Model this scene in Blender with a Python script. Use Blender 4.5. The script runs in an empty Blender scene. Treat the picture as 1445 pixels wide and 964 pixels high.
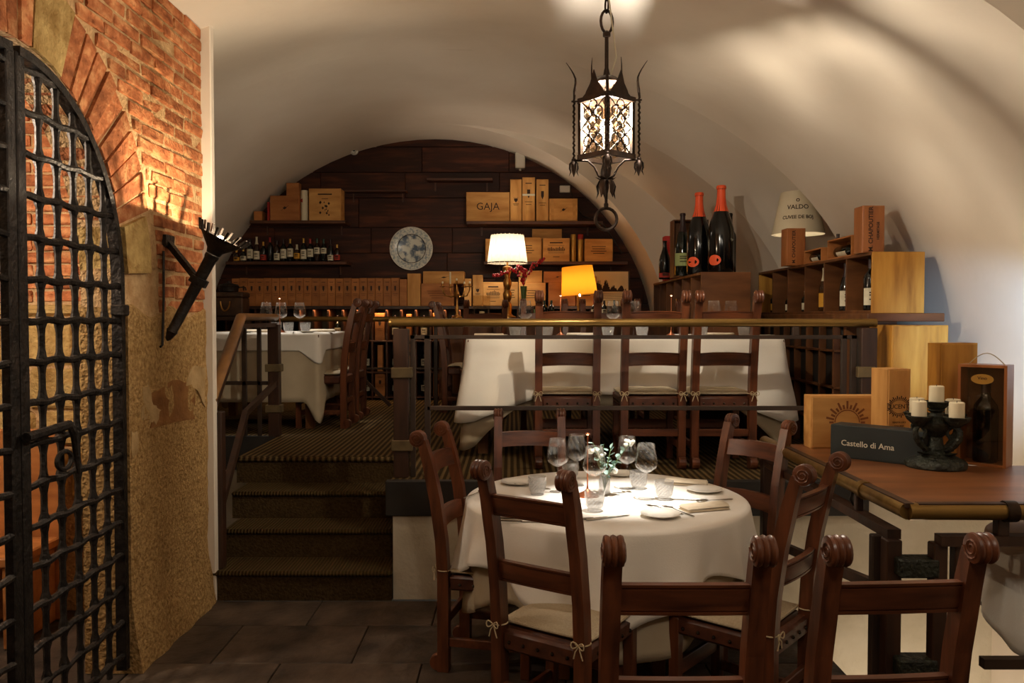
import bpy, bmesh, math, random
from mathutils import Vector, Matrix

RND = random.Random(11)
PI = math.pi
scene = bpy.context.scene
COL = scene.collection

# ------------------------------------------------------------------ camera
F, CX, CY = 1150.0, 722.5, 482.0
EYE = Vector((0.0, 0.0, 1.61))
PITCH = math.atan((482 - 449) / F)
cam_d = bpy.data.cameras.new('camera')
cam_d.sensor_width = 36.0
cam_d.lens = 36.0 * F / 1445.0
cam_d.clip_start = 0.05
cam = bpy.data.objects.new('camera', cam_d)
cam.location = EYE
cam.rotation_euler = (PI / 2 - PITCH, 0, 0)
COL.objects.link(cam)
scene.camera = cam

# ------------------------------------------------------------------ world, view
world = bpy.data.worlds.new('world')
scene.world = world
world.use_nodes = True
world.node_tree.nodes['Background'].inputs[0].default_value = (1.0, 0.80, 0.58, 1)
world.node_tree.nodes['Background'].inputs[1].default_value = 0.02
vs = scene.view_settings
vs.view_transform = 'Standard'
vs.look = 'None'
vs.gamma = 1.0
vs.use_curve_mapping = False
vs.exposure = 0.1
scene.cycles.use_denoising = True
scene.cycles.max_bounces = 8
scene.cycles.transparent_max_bounces = 24
scene.cycles.caustics_reflective = False
scene.cycles.caustics_refractive = False
scene.cycles.sample_clamp_indirect = 4.0


def lamp(name, kind, loc, energy, color, radius=0.05, aim=None, size=None, spot=None, blend=0.6):
    d = bpy.data.lights.new(name, kind)
    d.energy = energy
    d.color = color
    if kind == 'AREA':
        d.shape = 'RECTANGLE'
        d.size, d.size_y = size
    else:
        d.shadow_soft_size = radius
    if kind == 'SPOT':
        d.spot_size = math.radians(spot)
        d.spot_blend = blend
    o = bpy.data.objects.new(name, d)
    o.location = loc
    if aim is not None:
        o.rotation_euler = (Vector(aim) - Vector(loc)).to_track_quat('-Z', 'Y').to_euler()
    COL.objects.link(o)
    return o


WARM = (1.0, 0.87, 0.71)
WARMER = (1.0, 0.60, 0.28)
NEUT = (1.0, 0.95, 0.87)
COOL = (0.45, 0.68, 1.0)
# assumed ceiling spots over the tables (above the frame, no fittings built)
lamp('assumed_table_spot', 'SPOT', (0.62, 3.50, 3.22), 620, NEUT, 0.03, aim=(0.50, 3.80, 0.77), spot=23, blend=1.0)
lamp('assumed_platform_spot', 'SPOT', (0.85, 6.05, 3.40), 260, NEUT, 0.04, aim=(0.80, 6.0, 1.45), spot=46, blend=0.8)
lamp('assumed_corner_spot', 'SPOT', (-2.0, 7.2, 3.10), 110, NEUT, 0.04, aim=(-2.0, 7.2, 1.45), spot=48, blend=0.8)
# added fill lights behind and beside the viewer, no lanterns hang there
lamp('hall_fill_light', 'POINT', (0.2, 0.4, 2.75), 34, WARM, 0.12)
lamp('side_fill_light', 'POINT', (1.5, 1.0, 2.55), 16, WARM, 0.12)
# weak added fill over the platform, without any fitting
lamp('platform_fill_light', 'POINT', (-0.6, 7.3, 2.75), 2.5, WARM, 0.10)
lamp('assumed_gate_room_light', 'POINT', (-2.75, 3.1, 2.35), 60, WARM, 0.08)  # assumed lamp for the glow behind the gate
lamp('stairwell_fill_light', 'POINT', (2.25, 4.1, -0.75), 9, WARM, 0.06)  # added to warm the stairwell wall, has no visible source
# assumed cool spot out of view, added to tint the right wall blue, no fitting
lamp('assumed_cool_spot', 'SPOT', (2.15, 2.95, 1.55), 185, COOL, 0.06, aim=(2.75, 4.55, 1.45), spot=44, blend=1.0)


# ------------------------------------------------------------------ pixel -> place
FWD = Vector((0, math.cos(PITCH), -math.sin(PITCH)))
UPV = Vector((0, math.sin(PITCH), math.cos(PITCH)))


def ray(px, py):
    return FWD + Vector((1, 0, 0)) * ((px - CX) / F) + UPV * ((CY - py) / F)


def at_y(px, py, Y):
    r = ray(px, py)
    return EYE + r * (Y / r.y)


def at_z(px, py, Z):
    r = ray(px, py)
    return EYE + r * ((Z - EYE.z) / r.z)


def at_x(px, py, X):
    r = ray(px, py)
    return EYE + r * (X / r.x)


# ------------------------------------------------------------------ materials
def lin(c):
    return tuple(((v / 12.92) if v <= 0.04045 else ((v + 0.055) / 1.055) ** 2.4) for v in c)


def S(r, g, b):
    return lin((r / 255.0, g / 255.0, b / 255.0)) + (1.0,)


MATS = {}


def mat(name, c1, c2=None, scale=(6, 6, 6), detail=4.0, rough=0.6, metal=0.0, bump=0.0, bscale=None,
        contrast=(0.3, 0.7), rnd=0.0, emit=None, estr=0.0, spec=0.5, trans=0.0, coords='Object', c3=None, sss=0.0):
    m = bpy.data.materials.new(name)
    m.use_nodes = True
    nt = m.node_tree
    b = nt.nodes['Principled BSDF']
    b.inputs['Roughness'].default_value = rough
    b.inputs['Metallic'].default_value = metal
    b.inputs['Specular IOR Level'].default_value = spec
    if trans:
        b.inputs['Transmission Weight'].default_value = trans
    b.inputs['Base Color'].default_value = c1
    if c2 is not None or bump:
        tc = nt.nodes.new('ShaderNodeTexCoord')
        mp = nt.nodes.new('ShaderNodeMapping')
        mp.inputs['Scale'].default_value = scale
        nt.links.new(tc.outputs[coords], mp.inputs[0])
        if rnd or coords == 'Object':
            oi = nt.nodes.new('ShaderNodeObjectInfo')
            mu = nt.nodes.new('ShaderNodeMath')
            mu.operation = 'MULTIPLY'
            mu.inputs[1].default_value = 37.0
            nt.links.new(oi.outputs['Random'], mu.inputs[0])
            nt.links.new(mu.outputs[0], mp.inputs['Location'])
        nz = nt.nodes.new('ShaderNodeTexNoise')
        nz.inputs['Scale'].default_value = 1.0
        nz.inputs['Detail'].default_value = detail
        nt.links.new(mp.outputs[0], nz.inputs['Vector'])
    if c2 is not None:
        rp = nt.nodes.new('ShaderNodeValToRGB')
        rp.color_ramp.elements[0].position = contrast[0]
        rp.color_ramp.elements[1].position = contrast[1]
        rp.color_ramp.elements[0].color = c1
        rp.color_ramp.elements[1].color = c2
        if c3 is not None:
            e = rp.color_ramp.elements.new((contrast[0] + contrast[1]) / 2)
            e.color = c3
        nt.links.new(nz.outputs['Fac'], rp.inputs[0])
        out = rp.outputs[0]
        if rnd:
            hs = nt.nodes.new('ShaderNodeHueSaturation')
            mr = nt.nodes.new('ShaderNodeMapRange')
            mr.inputs['To Min'].default_value = 1.0 - rnd
            mr.inputs['To Max'].default_value = 1.0 + rnd
            nt.links.new(oi.outputs['Random'], mr.inputs[0])
            nt.links.new(mr.outputs[0], hs.inputs['Value'])
            nt.links.new(out, hs.inputs['Color'])
            out = hs.outputs[0]
        nt.links.new(out, b.inputs['Base Color'])
    if bump:
        bp = nt.nodes.new('ShaderNodeBump')
        bp.inputs['Strength'].default_value = bump
        bp.inputs['Distance'].default_value = 0.02
        src = nz
        if bscale:
            mp2 = nt.nodes.new('ShaderNodeMapping')
            mp2.inputs['Scale'].default_value = bscale
            nt.links.new(tc.outputs[coords], mp2.inputs[0])
            src = nt.nodes.new('ShaderNodeTexNoise')
            src.inputs['Scale'].default_value = 1.0
            src.inputs['Detail'].default_value = 5.0
            nt.links.new(mp2.outputs[0], src.inputs['Vector'])
        nt.links.new(src.outputs['Fac'], bp.inputs['Height'])
        nt.links.new(bp.outputs[0], b.inputs['Normal'])
    if emit is not None:
        b.inputs['Emission Color'].default_value = emit
        b.inputs['Emission Strength'].default_value = estr
    MATS[name] = m
    return m


def glass_mat(name, tint=(1, 1, 1, 1), gloss=0.9, rough=0.02, ior=1.5, milk=0.0):
    m = bpy.data.materials.new(name)
    m.use_nodes = True
    nt = m.node_tree
    nt.nodes.remove(nt.nodes['Principled BSDF'])
    out = nt.nodes['Material Output']
    tr = nt.nodes.new('ShaderNodeBsdfTransparent')
    tr.inputs[0].default_value = tint
    gl = nt.nodes.new('ShaderNodeBsdfGlossy')
    gl.inputs['Roughness'].default_value = rough
    gl.inputs[0].default_value = (gloss, gloss, gloss, 1)
    lw = nt.nodes.new('ShaderNodeLayerWeight')
    lw.inputs['Blend'].default_value = 0.5
    pw = nt.nodes.new('ShaderNodeMath')
    pw.operation = 'POWER'
    pw.inputs[1].default_value = 3.0
    nt.links.new(lw.outputs['Facing'], pw.inputs[0])
    fr = nt.nodes.new('ShaderNodeMath')
    fr.operation = 'MULTIPLY_ADD'
    fr.inputs[1].default_value = 0.75
    fr.inputs[2].default_value = ((ior - 1) / (ior + 1)) ** 2
    nt.links.new(pw.outputs[0], fr.inputs[0])
    mx = nt.nodes.new('ShaderNodeMixShader')
    nt.links.new(fr.outputs[0], mx.inputs[0])
    nt.links.new(tr.outputs[0], mx.inputs[1])
    nt.links.new(gl.outputs[0], mx.inputs[2])
    if milk:
        df = nt.nodes.new('ShaderNodeBsdfTranslucent')
        df.inputs[0].default_value = (0.9, 0.9, 0.88, 1)
        d2 = nt.nodes.new('ShaderNodeBsdfDiffuse')
        ad = nt.nodes.new('ShaderNodeMixShader')
        m2 = nt.nodes.new('ShaderNodeMixShader')
        m2.inputs[0].default_value = milk
        nt.links.new(df.outputs[0], ad.inputs[1])
        nt.links.new(d2.outputs[0], ad.inputs[2])
        nt.links.new(mx.outputs[0], m2.inputs[1])
        nt.links.new(ad.outputs[0], m2.inputs[2])
        mx = m2
    nt.links.new(mx.outputs[0], out.inputs[0])
    MATS[name] = m
    return m


def cloth_shade_mat(name, color, emit_strength=0.0):
    """translucent fabric for lamp shades"""
    m = bpy.data.materials.new(name)
    m.use_nodes = True
    nt = m.node_tree
    nt.nodes.remove(nt.nodes['Principled BSDF'])
    out = nt.nodes['Material Output']
    df = nt.nodes.new('ShaderNodeBsdfDiffuse')
    df.inputs[0].default_value = color
    tl = nt.nodes.new('ShaderNodeBsdfTranslucent')
    tl.inputs[0].default_value = color
    mx = nt.nodes.new('ShaderNodeMixShader')
    mx.inputs[0].default_value = 0.6
    nt.links.new(df.outputs[0], mx.inputs[1])
    nt.links.new(tl.outputs[0], mx.inputs[2])
    nt.links.new(mx.outputs[0], out.inputs[0])
    MATS[name] = m
    return m


def stripe_carpet(name, dark, light, scale=10.5):
    m = bpy.data.materials.new(name)
    m.use_nodes = True
    nt = m.node_tree
    b = nt.nodes['Principled BSDF']
    b.inputs['Roughness'].default_value = 0.95
    b.inputs['Specular IOR Level'].default_value = 0.1
    tc = nt.nodes.new('ShaderNodeTexCoord')
    wv = nt.nodes.new('ShaderNodeTexWave')
    wv.wave_type = 'BANDS'
    wv.bands_direction = 'X'
    wv.inputs['Scale'].default_value = scale
    wv.inputs['Distortion'].default_value = 0.15
    nz = nt.nodes.new('ShaderNodeTexNoise')
    nz.inputs['Scale'].default_value = 60
    rp = nt.nodes.new('ShaderNodeValToRGB')
    rp.color_ramp.elements[0].position = 0.35
    rp.color_ramp.elements[1].position = 0.75
    rp.color_ramp.elements[0].color = dark
    rp.color_ramp.elements[1].color = light
    mx = nt.nodes.new('ShaderNodeMix')
    mx.data_type = 'RGBA'
    mx.blend_type = 'MULTIPLY'
    mx.inputs[0].default_value = 0.4
    nt.links.new(tc.outputs['Object'], wv.inputs['Vector'])
    nt.links.new(tc.outputs['Object'], nz.inputs['Vector'])
    nt.links.new(wv.outputs['Fac'], rp.inputs[0])
    nt.links.new(rp.outputs[0], mx.inputs[6])
    nt.links.new(nz.outputs['Color'], mx.inputs[7])
    nt.links.new(mx.outputs[2], b.inputs['Base Color'])
    bp = nt.nodes.new('ShaderNodeBump')
    bp.inputs['Strength'].default_value = 0.6
    bp.inputs['Distance'].default_value = 0.01
    nt.links.new(wv.outputs['Fac'], bp.inputs['Height'])
    nt.links.new(bp.outputs[0], b.inputs['Normal'])
    MATS[name] = m
    return m


mat('plaster', S(220, 206, 188), S(232, 220, 204), scale=(1.2, 1.2, 1.2), rough=0.9, bump=0.10, bscale=(14, 14, 14), spec=0.15)
mat('low_plaster', S(196, 184, 160), S(222, 212, 192), scale=(3, 3, 3), rough=0.9, bump=0.25, bscale=(30, 30, 30), spec=0.15)
mat('mortar', S(178, 138, 94), S(212, 176, 130), scale=(14, 14, 14), rough=0.95, bump=0.9, bscale=(50, 50, 50), spec=0.1)
mat('brick', S(138, 82, 52), S(214, 156, 106), scale=(11, 11, 18), detail=7, rough=0.9, bump=0.8, bscale=(45, 45, 45), rnd=0.24, spec=0.1, c3=S(180, 110, 70))
mat('old_stone', S(150, 116, 66), S(204, 172, 112), scale=(12, 12, 12), rough=0.95, bump=0.8, bscale=(45, 45, 45), rnd=0.1, spec=0.1)
mat('render_coat', S(134, 98, 54), S(206, 168, 112), scale=(55, 55, 55), detail=9, rough=0.95, bump=1.0, bscale=(60, 60, 60), spec=0.1, contrast=(0.25, 0.75))
mat('render_patch', S(160, 130, 88), S(196, 164, 118), scale=(9, 9, 9), rough=0.95, bump=0.5, bscale=(30, 30, 30), spec=0.1)
mat('render_brown', S(120, 80, 46), S(156, 110, 66), scale=(9, 9, 9), rough=0.95, bump=0.5, bscale=(30, 30, 30), spec=0.1)
mat('dark_tile', S(48, 38, 31), S(92, 76, 62), scale=(7, 5, 5), detail=8, rough=0.62, bump=0.35, bscale=(18, 18, 18), rnd=0.25, spec=0.35)
mat('grout', S(60, 50, 42), rough=0.95, spec=0.1)
mat('black_fascia', S(26, 22, 19), S(40, 34, 28), rough=0.7)
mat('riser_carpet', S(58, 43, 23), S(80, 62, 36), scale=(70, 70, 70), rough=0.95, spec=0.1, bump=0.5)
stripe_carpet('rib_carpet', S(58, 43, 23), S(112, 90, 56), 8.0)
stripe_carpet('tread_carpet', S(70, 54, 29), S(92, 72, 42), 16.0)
mat('plank_dark', S(48, 22, 11), S(100, 52, 26), scale=(2.0, 9, 16), detail=7, rough=0.55, bump=0.2, rnd=0.25, spec=0.3, c3=S(62, 28, 14))
mat('shelf_wood', S(62, 32, 16), S(100, 56, 28), scale=(3, 20, 20), detail=5, rough=0.5, bump=0.1)
mat('chair_wood', S(60, 30, 17), S(112, 62, 36), scale=(28, 28, 3.5), detail=5, rough=0.34, bump=0.06, rnd=0.12, spec=0.5)
mat('chair_rail_wood', S(60, 30, 17), S(112, 62, 36), scale=(3.5, 28, 28), detail=5, rough=0.34, bump=0.06, rnd=0.12, spec=0.5)
mat('chair_leather', S(58, 28, 16), S(90, 48, 28), scale=(20, 20, 20), rough=0.45, bump=0.15)
mat('stud_metal', S(60, 52, 44), rough=0.35, metal=1.0)
mat('cushion', S(164, 148, 122), S(176, 160, 134), scale=(120, 120, 120), rough=0.95, bump=0.3, spec=0.1)
mat('tie_cord', S(190, 172, 138), rough=0.9, spec=0.1)
mat('rail_wood', S(40, 23, 14), S(66, 40, 25), scale=(20, 20, 3), rough=0.45, bump=0.08)
mat('hand_wood', S(96, 62, 30), S(146, 100, 52), scale=(10, 3, 10), rough=0.4, bump=0.05)
mat('brass_tube', S(122, 94, 48), S(150, 118, 64), scale=(2, 30, 30), rough=0.32, metal=0.75)
mat('joint_block', S(84, 70, 48), S(116, 98, 66), scale=(12, 12, 12), rough=0.5, metal=0.3)
mat('rail_iron', S(42, 30, 22), S(62, 45, 33), rough=0.5, metal=0.15)
mat('iron', S(34, 30, 28), S(62, 55, 50), scale=(16, 16, 16), rough=0.48, metal=0.7, bump=0.35, bscale=(50, 50, 50))
mat('lantern_iron', S(30, 22, 17), S(62, 44, 30), scale=(20, 20, 20), rough=0.45, metal=0.7, bump=0.2)
mat('linen_top', S(226, 218, 206), S(236, 230, 220), scale=(3, 3, 3), rough=0.95, spec=0.1, bump=0.08, bscale=(160, 160, 160))
mat('linen_under', S(172, 156, 130), S(188, 172, 146), scale=(3, 3, 3), rough=0.95, spec=0.1, bump=0.08, bscale=(160, 160, 160))
mat('napkin', S(222, 206, 180), S(236, 222, 198), scale=(20, 20, 20), rough=0.95, spec=0.1)
mat('ceramic', S(232, 226, 214), rough=0.2, spec=0.5)
mat('steel', S(190, 186, 178), rough=0.22, metal=1.0)
mat('copper', S(168, 96, 62), S(196, 122, 84), rough=0.3, metal=0.85)
glass_mat('wine_crystal')
glass_mat('tumbler_glass', tint=(0.90, 0.90, 0.90, 1), ior=1.9, rough=0.05, milk=0.14)
glass_mat('pane_glass', tint=(0.97, 0.94, 0.88, 1), ior=1.45)
mat('bottle_green', S(12, 18, 12), rough=0.08, spec=0.6)
mat('bottle_black', S(9, 8, 8), rough=0.12, spec=0.6)
mat('bottle_amber', S(40, 20, 8), rough=0.08, spec=0.6)
glass_mat('bottle_clear', tint=(0.75, 0.74, 0.66, 1))
mat('label_cream', S(206, 196, 168), S(222, 214, 190), scale=(30, 30, 30), rough=0.8)
mat('label_yellow', S(206, 150, 44), rough=0.8)
mat('label_red', S(170, 50, 34), rough=0.8)
mat('label_green', S(150, 160, 104), rough=0.8)
mat('label_orange', S(232, 88, 44), rough=0.6)
mat('foil_orange', S(230, 78, 36), S(240, 96, 48), rough=0.45)
mat('foil_red', S(150, 28, 22), rough=0.4)
mat('foil_gold', S(196, 150, 70), rough=0.35, metal=0.6)
mat('foil_dark', S(40, 16, 18), rough=0.4)
mat('foil_green', S(20, 58, 46), rough=0.4)
mat('foil_cream', S(206, 196, 168), rough=0.5)
mat('pine', S(184, 126, 64), S(222, 168, 98), scale=(3, 14, 14), detail=6, rough=0.6, bump=0.06, rnd=0.16, spec=0.3)
mat('pine_up', S(184, 126, 64), S(222, 168, 98), scale=(14, 14, 3), detail=6, rough=0.6, bump=0.06, rnd=0.16, spec=0.3)
mat('pine_red', S(150, 92, 46), S(190, 124, 68), scale=(3, 14, 14), detail=6, rough=0.55, bump=0.06, rnd=0.14, spec=0.3)
mat('pine_knotty', S(150, 98, 34), S(206, 152, 66), scale=(16, 16, 2.2), detail=7, rough=0.5, bump=0.08, spec=0.3, c3=S(188, 132, 52))
mat('walnut', S(78, 46, 24), S(118, 74, 40), scale=(12, 12, 2.5), detail=6, rough=0.5, bump=0.08, spec=0.3)
mat('walnut_side', S(78, 46, 24), S(118, 74, 40), scale=(2.5, 12, 12), detail=6, rough=0.5, bump=0.08, spec=0.3)
mat('cedar', S(138, 80, 38), S(170, 106, 58), scale=(14, 14, 3), detail=6, rough=0.35, bump=0.05, spec=0.5)
mat('counter_wood', S(104, 62, 34), S(146, 92, 52), scale=(3, 12, 12), detail=6, rough=0.35, bump=0.05, spec=0.5)
mat('print_dark', S(48, 26, 14), rough=0.8)
mat('print_brown', S(120, 66, 26), rough=0.8)
mat('print_white', S(226, 220, 200), rough=0.7)
mat('card_black', S(30, 36, 36), S(38, 46, 46), rough=0.55)
mat('card_cream', S(222, 210, 180), rough=0.8)
mat('card_red', S(188, 34, 26), rough=0.5)
mat('bronze_black', S(26, 26, 20), S(52, 54, 42), scale=(26, 26, 26), rough=0.5, metal=0.35, bump=0.6, bscale=(60, 60, 60))
mat('wax', S(232, 218, 184), S(240, 228, 198), rough=0.5, spec=0.3)
mat('brass_old', S(150, 104, 48), S(206, 156, 84), scale=(20, 20, 20), rough=0.3, metal=0.9)
mat('plate_blue', S(92, 108, 128), S(220, 222, 212), scale=(13, 13, 13), detail=6, rough=0.25, contrast=(0.40, 0.55))
mat('plate_rim', S(150, 164, 172), S(222, 222, 212), scale=(40, 40, 40), rough=0.25, contrast=(0.35, 0.6))
mat('paper_old', S(216, 192, 146), S(228, 206, 162), scale=(6, 6, 6), rough=0.8)
mat('white_plastic', S(224, 218, 202), rough=0.4)
mat('leaf_grey', S(96, 124, 116), S(150, 176, 164), scale=(18, 18, 18), rough=0.6)
mat('leaf_green', S(58, 92, 40), S(92, 124, 58), scale=(18, 18, 18), rough=0.6)
mat('petal', S(238, 238, 228), rough=0.7)
mat('berry', S(186, 16, 34), rough=0.35)
mat('stem_green', S(84, 104, 54), rough=0.6)
mat('case_leather', S(52, 34, 22), S(84, 58, 38), scale=(14, 14, 14), rough=0.45)
mat('bulb_glow', S(255, 240, 214), rough=0.5, emit=(1.0, 0.90, 0.74, 1), estr=50)
mat('torch_glow', S(255, 240, 214), rough=0.5, emit=(1.0, 0.84, 0.58, 1), estr=40)
mat('led_glow', S(255, 220, 180), rough=0.5, emit=(1.0, 0.62, 0.36, 1), estr=14)
cloth_shade_mat('shade_white', S(206, 192, 166))
cloth_shade_mat('shade_yellow', S(206, 140, 36))
mat('shade_dull', S(196, 182, 154), S(208, 194, 166), rough=0.9, spec=0.1)
mat('shade_trim', S(60, 40, 24), rough=0.8)


# ------------------------------------------------------------------ mesh helpers
class MB:
    def __init__(self):
        self.v, self.f = [], []

    def add(self, verts, faces, M=None):
        o = len(self.v)
        if M is not None:
            verts = [M @ Vector(p) for p in verts]
        self.v += [tuple(p) for p in verts]
        self.f += [tuple(i + o for i in q) for q in faces]
        return self

    def box(self, lo, hi, M=None, bev=0.0):
        x0, y0, z0 = lo
        x1, y1, z1 = hi
        if bev <= 0:
            vs_ = [(x0, y0, z0), (x1, y0, z0), (x1, y1, z0), (x0, y1, z0), (x0, y0, z1), (x1, y0, z1), (x1, y1, z1), (x0, y1, z1)]
            fs = [(0, 3, 2, 1), (4, 5, 6, 7), (0, 1, 5, 4), (1, 2, 6, 5), (2, 3, 7, 6), (3, 0, 4, 7)]
            return self.add(vs_, fs, M)
        b = min(bev, (x1 - x0) / 2.01, (y1 - y0) / 2.01, (z1 - z0) / 2.01)
        P = {}
        vs_ = []
        for sx in (0, 1):
            for sy in (0, 1):
                for sz in (0, 1):
                    X, Y, Z = (x1 if sx else x0), (y1 if sy else y0), (z1 if sz else z0)
                    ix, iy, iz = (-b if sx else b), (-b if sy else b), (-b if sz else b)
                    for ax, p in enumerate(((X, Y + iy, Z + iz), (X + ix, Y, Z + iz), (X + ix, Y + iy, Z))):
                        P[(sx, sy, sz, ax)] = len(vs_)
                        vs_.append(p)
        fs = []
        g = lambda sx, sy, sz, a: P[(sx, sy, sz, a)]
        for s in (0, 1):
            q = [g(s, 0, 0, 0), g(s, 1, 0, 0), g(s, 1, 1, 0), g(s, 0, 1, 0)]
            fs.append(q if s else q[::-1])
            q = [g(0, s, 0, 1), g(0, s, 1, 1), g(1, s, 1, 1), g(1, s, 0, 1)]
            fs.append(q if s else q[::-1])
            q = [g(0, 0, s, 2), g(1, 0, s, 2), g(1, 1, s, 2), g(0, 1, s, 2)]
            fs.append(q if s else q[::-1])
        for a in (0, 1):
            for c in (0, 1):
                fs.append([g(a, c, 0, 0), g(a, c, 1, 0), g(a, c, 1, 1), g(a, c, 0, 1)])
                fs.append([g(a, 0, c, 0), g(a, 1, c, 0), g(a, 1, c, 2), g(a, 0, c, 2)])
                fs.append([g(0, a, c, 1), g(1, a, c, 1), g(1, a, c, 2), g(0, a, c, 2)])
        for sx in (0, 1):
            for sy in (0, 1):
                for sz in (0, 1):
                    fs.append([g(sx, sy, sz, 0), g(sx, sy, sz, 1), g(sx, sy, sz, 2)])
        return self.add(vs_, fs, M)

    def lathe(self, prof, seg=24, M=None, cap=True, rfun=None):
        vs_, fs = [], []
        n = len(prof)
        for j in range(seg):
            a = 2 * PI * j / seg
            for i, (r, z) in enumerate(prof):
                rr = r if rfun is None else r + rfun(i, j)
                vs_.append((rr * math.cos(a), rr * math.sin(a), z))
        for j in range(seg):
            k = (j + 1) % seg
            for i in range(n - 1):
                fs.append((j * n + i, k * n + i, k * n + i + 1, j * n + i + 1))
        if cap:
            fs.append(tuple(j * n for j in range(seg))[::-1])
            fs.append(tuple(j * n + n - 1 for j in range(seg)))
        return self.add(vs_, fs, M)

    def tube(self, pts, r, seg=8, M=None, closed=False, flat=None):
        pts = [Vector(p) for p in pts]
        n = len(pts)
        rs = r if isinstance(r, (list, tuple)) else [r] * n
        vs_, fs = [], []
        prevn = None
        for i, p in enumerate(pts):
            a = pts[i - 1] if (i > 0 or closed) else pts[i]
            b = pts[(i + 1) % n] if (i < n - 1 or closed) else pts[i]
            t = (b - a).normalized()
            if prevn is None:
                up = Vector((0, 0, 1)) if abs(t.z) < 0.9 else Vector((1, 0, 0))
                nn = (up - t * up.dot(t)).normalized()
            else:
                nn = (prevn - t * prevn.dot(t)).normalized()
            prevn = nn
            bb = t.cross(nn)
            for j in range(seg):
                an = 2 * PI * (j + 0.5) / seg
                k1, k2 = (1, 1) if flat is None else flat
                vs_.append(tuple(p + nn * (math.cos(an) * rs[i] * k1) + bb * (math.sin(an) * rs[i] * k2)))
        m = n if closed else n - 1
        for i in range(m):
            i2 = (i + 1) % n
            for j in range(seg):
                k = (j + 1) % seg
                fs.append((i * seg + j, i * seg + k, i2 * seg + k, i2 * seg + j))
        if not closed:
            fs.append(tuple(range(seg))[::-1])
            fs.append(tuple((n - 1) * seg + j for j in range(seg)))
        return self.add(vs_, fs, M)

    def bar(self, p0, p1, w, h, M=None, up=(0, 0, 1)):
        p0, p1 = Vector(p0), Vector(p1)
        t = (p1 - p0).normalized()
        u = Vector(up)
        if abs(t.dot(u)) > 0.98:
            u = Vector((0, 1, 0))
        s = t.cross(u).normalized()
        u = s.cross(t).normalized()
        vs_ = []
        for p in (p0, p1):
            for a, b in ((-1, -1), (1, -1), (1, 1), (-1, 1)):
                vs_.append(tuple(p + s * (a * w / 2) + u * (b * h / 2)))
        fs = [(3, 2, 1, 0), (4, 5, 6, 7), (0, 1, 5, 4), (1, 2, 6, 5), (2, 3, 7, 6), (3, 0, 4, 7)]
        return self.add(vs_, fs, M)

    def prism(self, poly, d, M=None):
        """poly in the XZ plane, extruded along +Y by d"""
        n = len(poly)
        vs_ = [(x, 0, z) for x, z in poly] + [(x, d, z) for x, z in poly]
        fs = [tuple(range(n)), tuple(range(2 * n - 1, n - 1, -1))]
        for i in range(n):
            k = (i + 1) % n
            fs.append((i, i + n, k + n, k))
        return self.add(vs_, fs, M)

    def sphere(self, c, r, seg=10, rings=6, M=None, sc=(1, 1, 1)):
        prof = [(max(1e-4, math.sin(PI * i / rings)) * r, -math.cos(PI * i / rings) * r) for i in range(rings + 1)]
        T = Matrix.Translation(Vector(c)) @ Matrix.Diagonal((sc[0], sc[1], sc[2], 1))
        return self.lathe(prof, seg, (M @ T) if M is not None else T)

    def grid(self, rows, close=False):
        o = len(self.v)
        n = len(rows[0])
        for r_ in rows:
            self.v += [tuple(p) for p in r_]
        for i in range(len(rows) - 1):
            for j in range(n if close else n - 1):
                k = (j + 1) % n
                self.f.append((o + i * n + j, o + i * n + k, o + (i + 1) * n + k, o + (i + 1) * n + j))
        return self

    def build(self, name, material, parent=None, smooth=False, fix=True):
        me = bpy.data.meshes.new(name)
        me.from_pydata(self.v, [], self.f)
        if fix:
            bm = bmesh.new()
            bm.from_mesh(me)
            bmesh.ops.recalc_face_normals(bm, faces=bm.faces)
            bm.to_mesh(me)
            bm.free()
        me.materials.append(MATS[material])
        if smooth:
            me.polygons.foreach_set('use_smooth', [True] * len(me.polygons))
            if smooth != 'all':
                me.set_sharp_from_angle(angle=math.radians(smooth if smooth is not True else 40))
        o = bpy.data.objects.new(name, me)
        COL.objects.link(o)
        if parent is not None:
            o.parent = parent
        return o


def T(x, y, z):
    return Matrix.Translation((x, y, z))


def RX(a): return Matrix.Rotation(math.radians(a), 4, 'X')
def RY(a): return Matrix.Rotation(math.radians(a), 4, 'Y')
def RZ(a): return Matrix.Rotation(math.radians(a), 4, 'Z')


def thing(name, label, cat, loc=(0, 0, 0), rz=0.0, group=None, rot=None):
    o = bpy.data.objects.new(name, None)
    o.empty_display_size = 0.1
    o.location = loc
    o.rotation_euler = rot if rot is not None else (0, 0, math.radians(rz))
    COL.objects.link(o)
    o['label'] = label
    o['category'] = cat
    if group:
        o['group'] = group
    return o


def struct(o, label=None):
    o['kind'] = 'structure'
    if label:
        o['label'] = label
    return o


KIDS = {}


def copy_tree(o, parent=None, loc=None, rz=None, label=None, group=None):
    c = o.copy()
    COL.objects.link(c)
    if parent is not None:
        c.parent = parent
    if loc is not None:
        c.location = loc
    if rz is not None:
        c.rotation_euler = (0, 0, math.radians(rz))
    if label:
        c['label'] = label
    if group:
        c['group'] = group
    for ch in list(o.children):
        copy_tree(ch, c)
    return c


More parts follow.
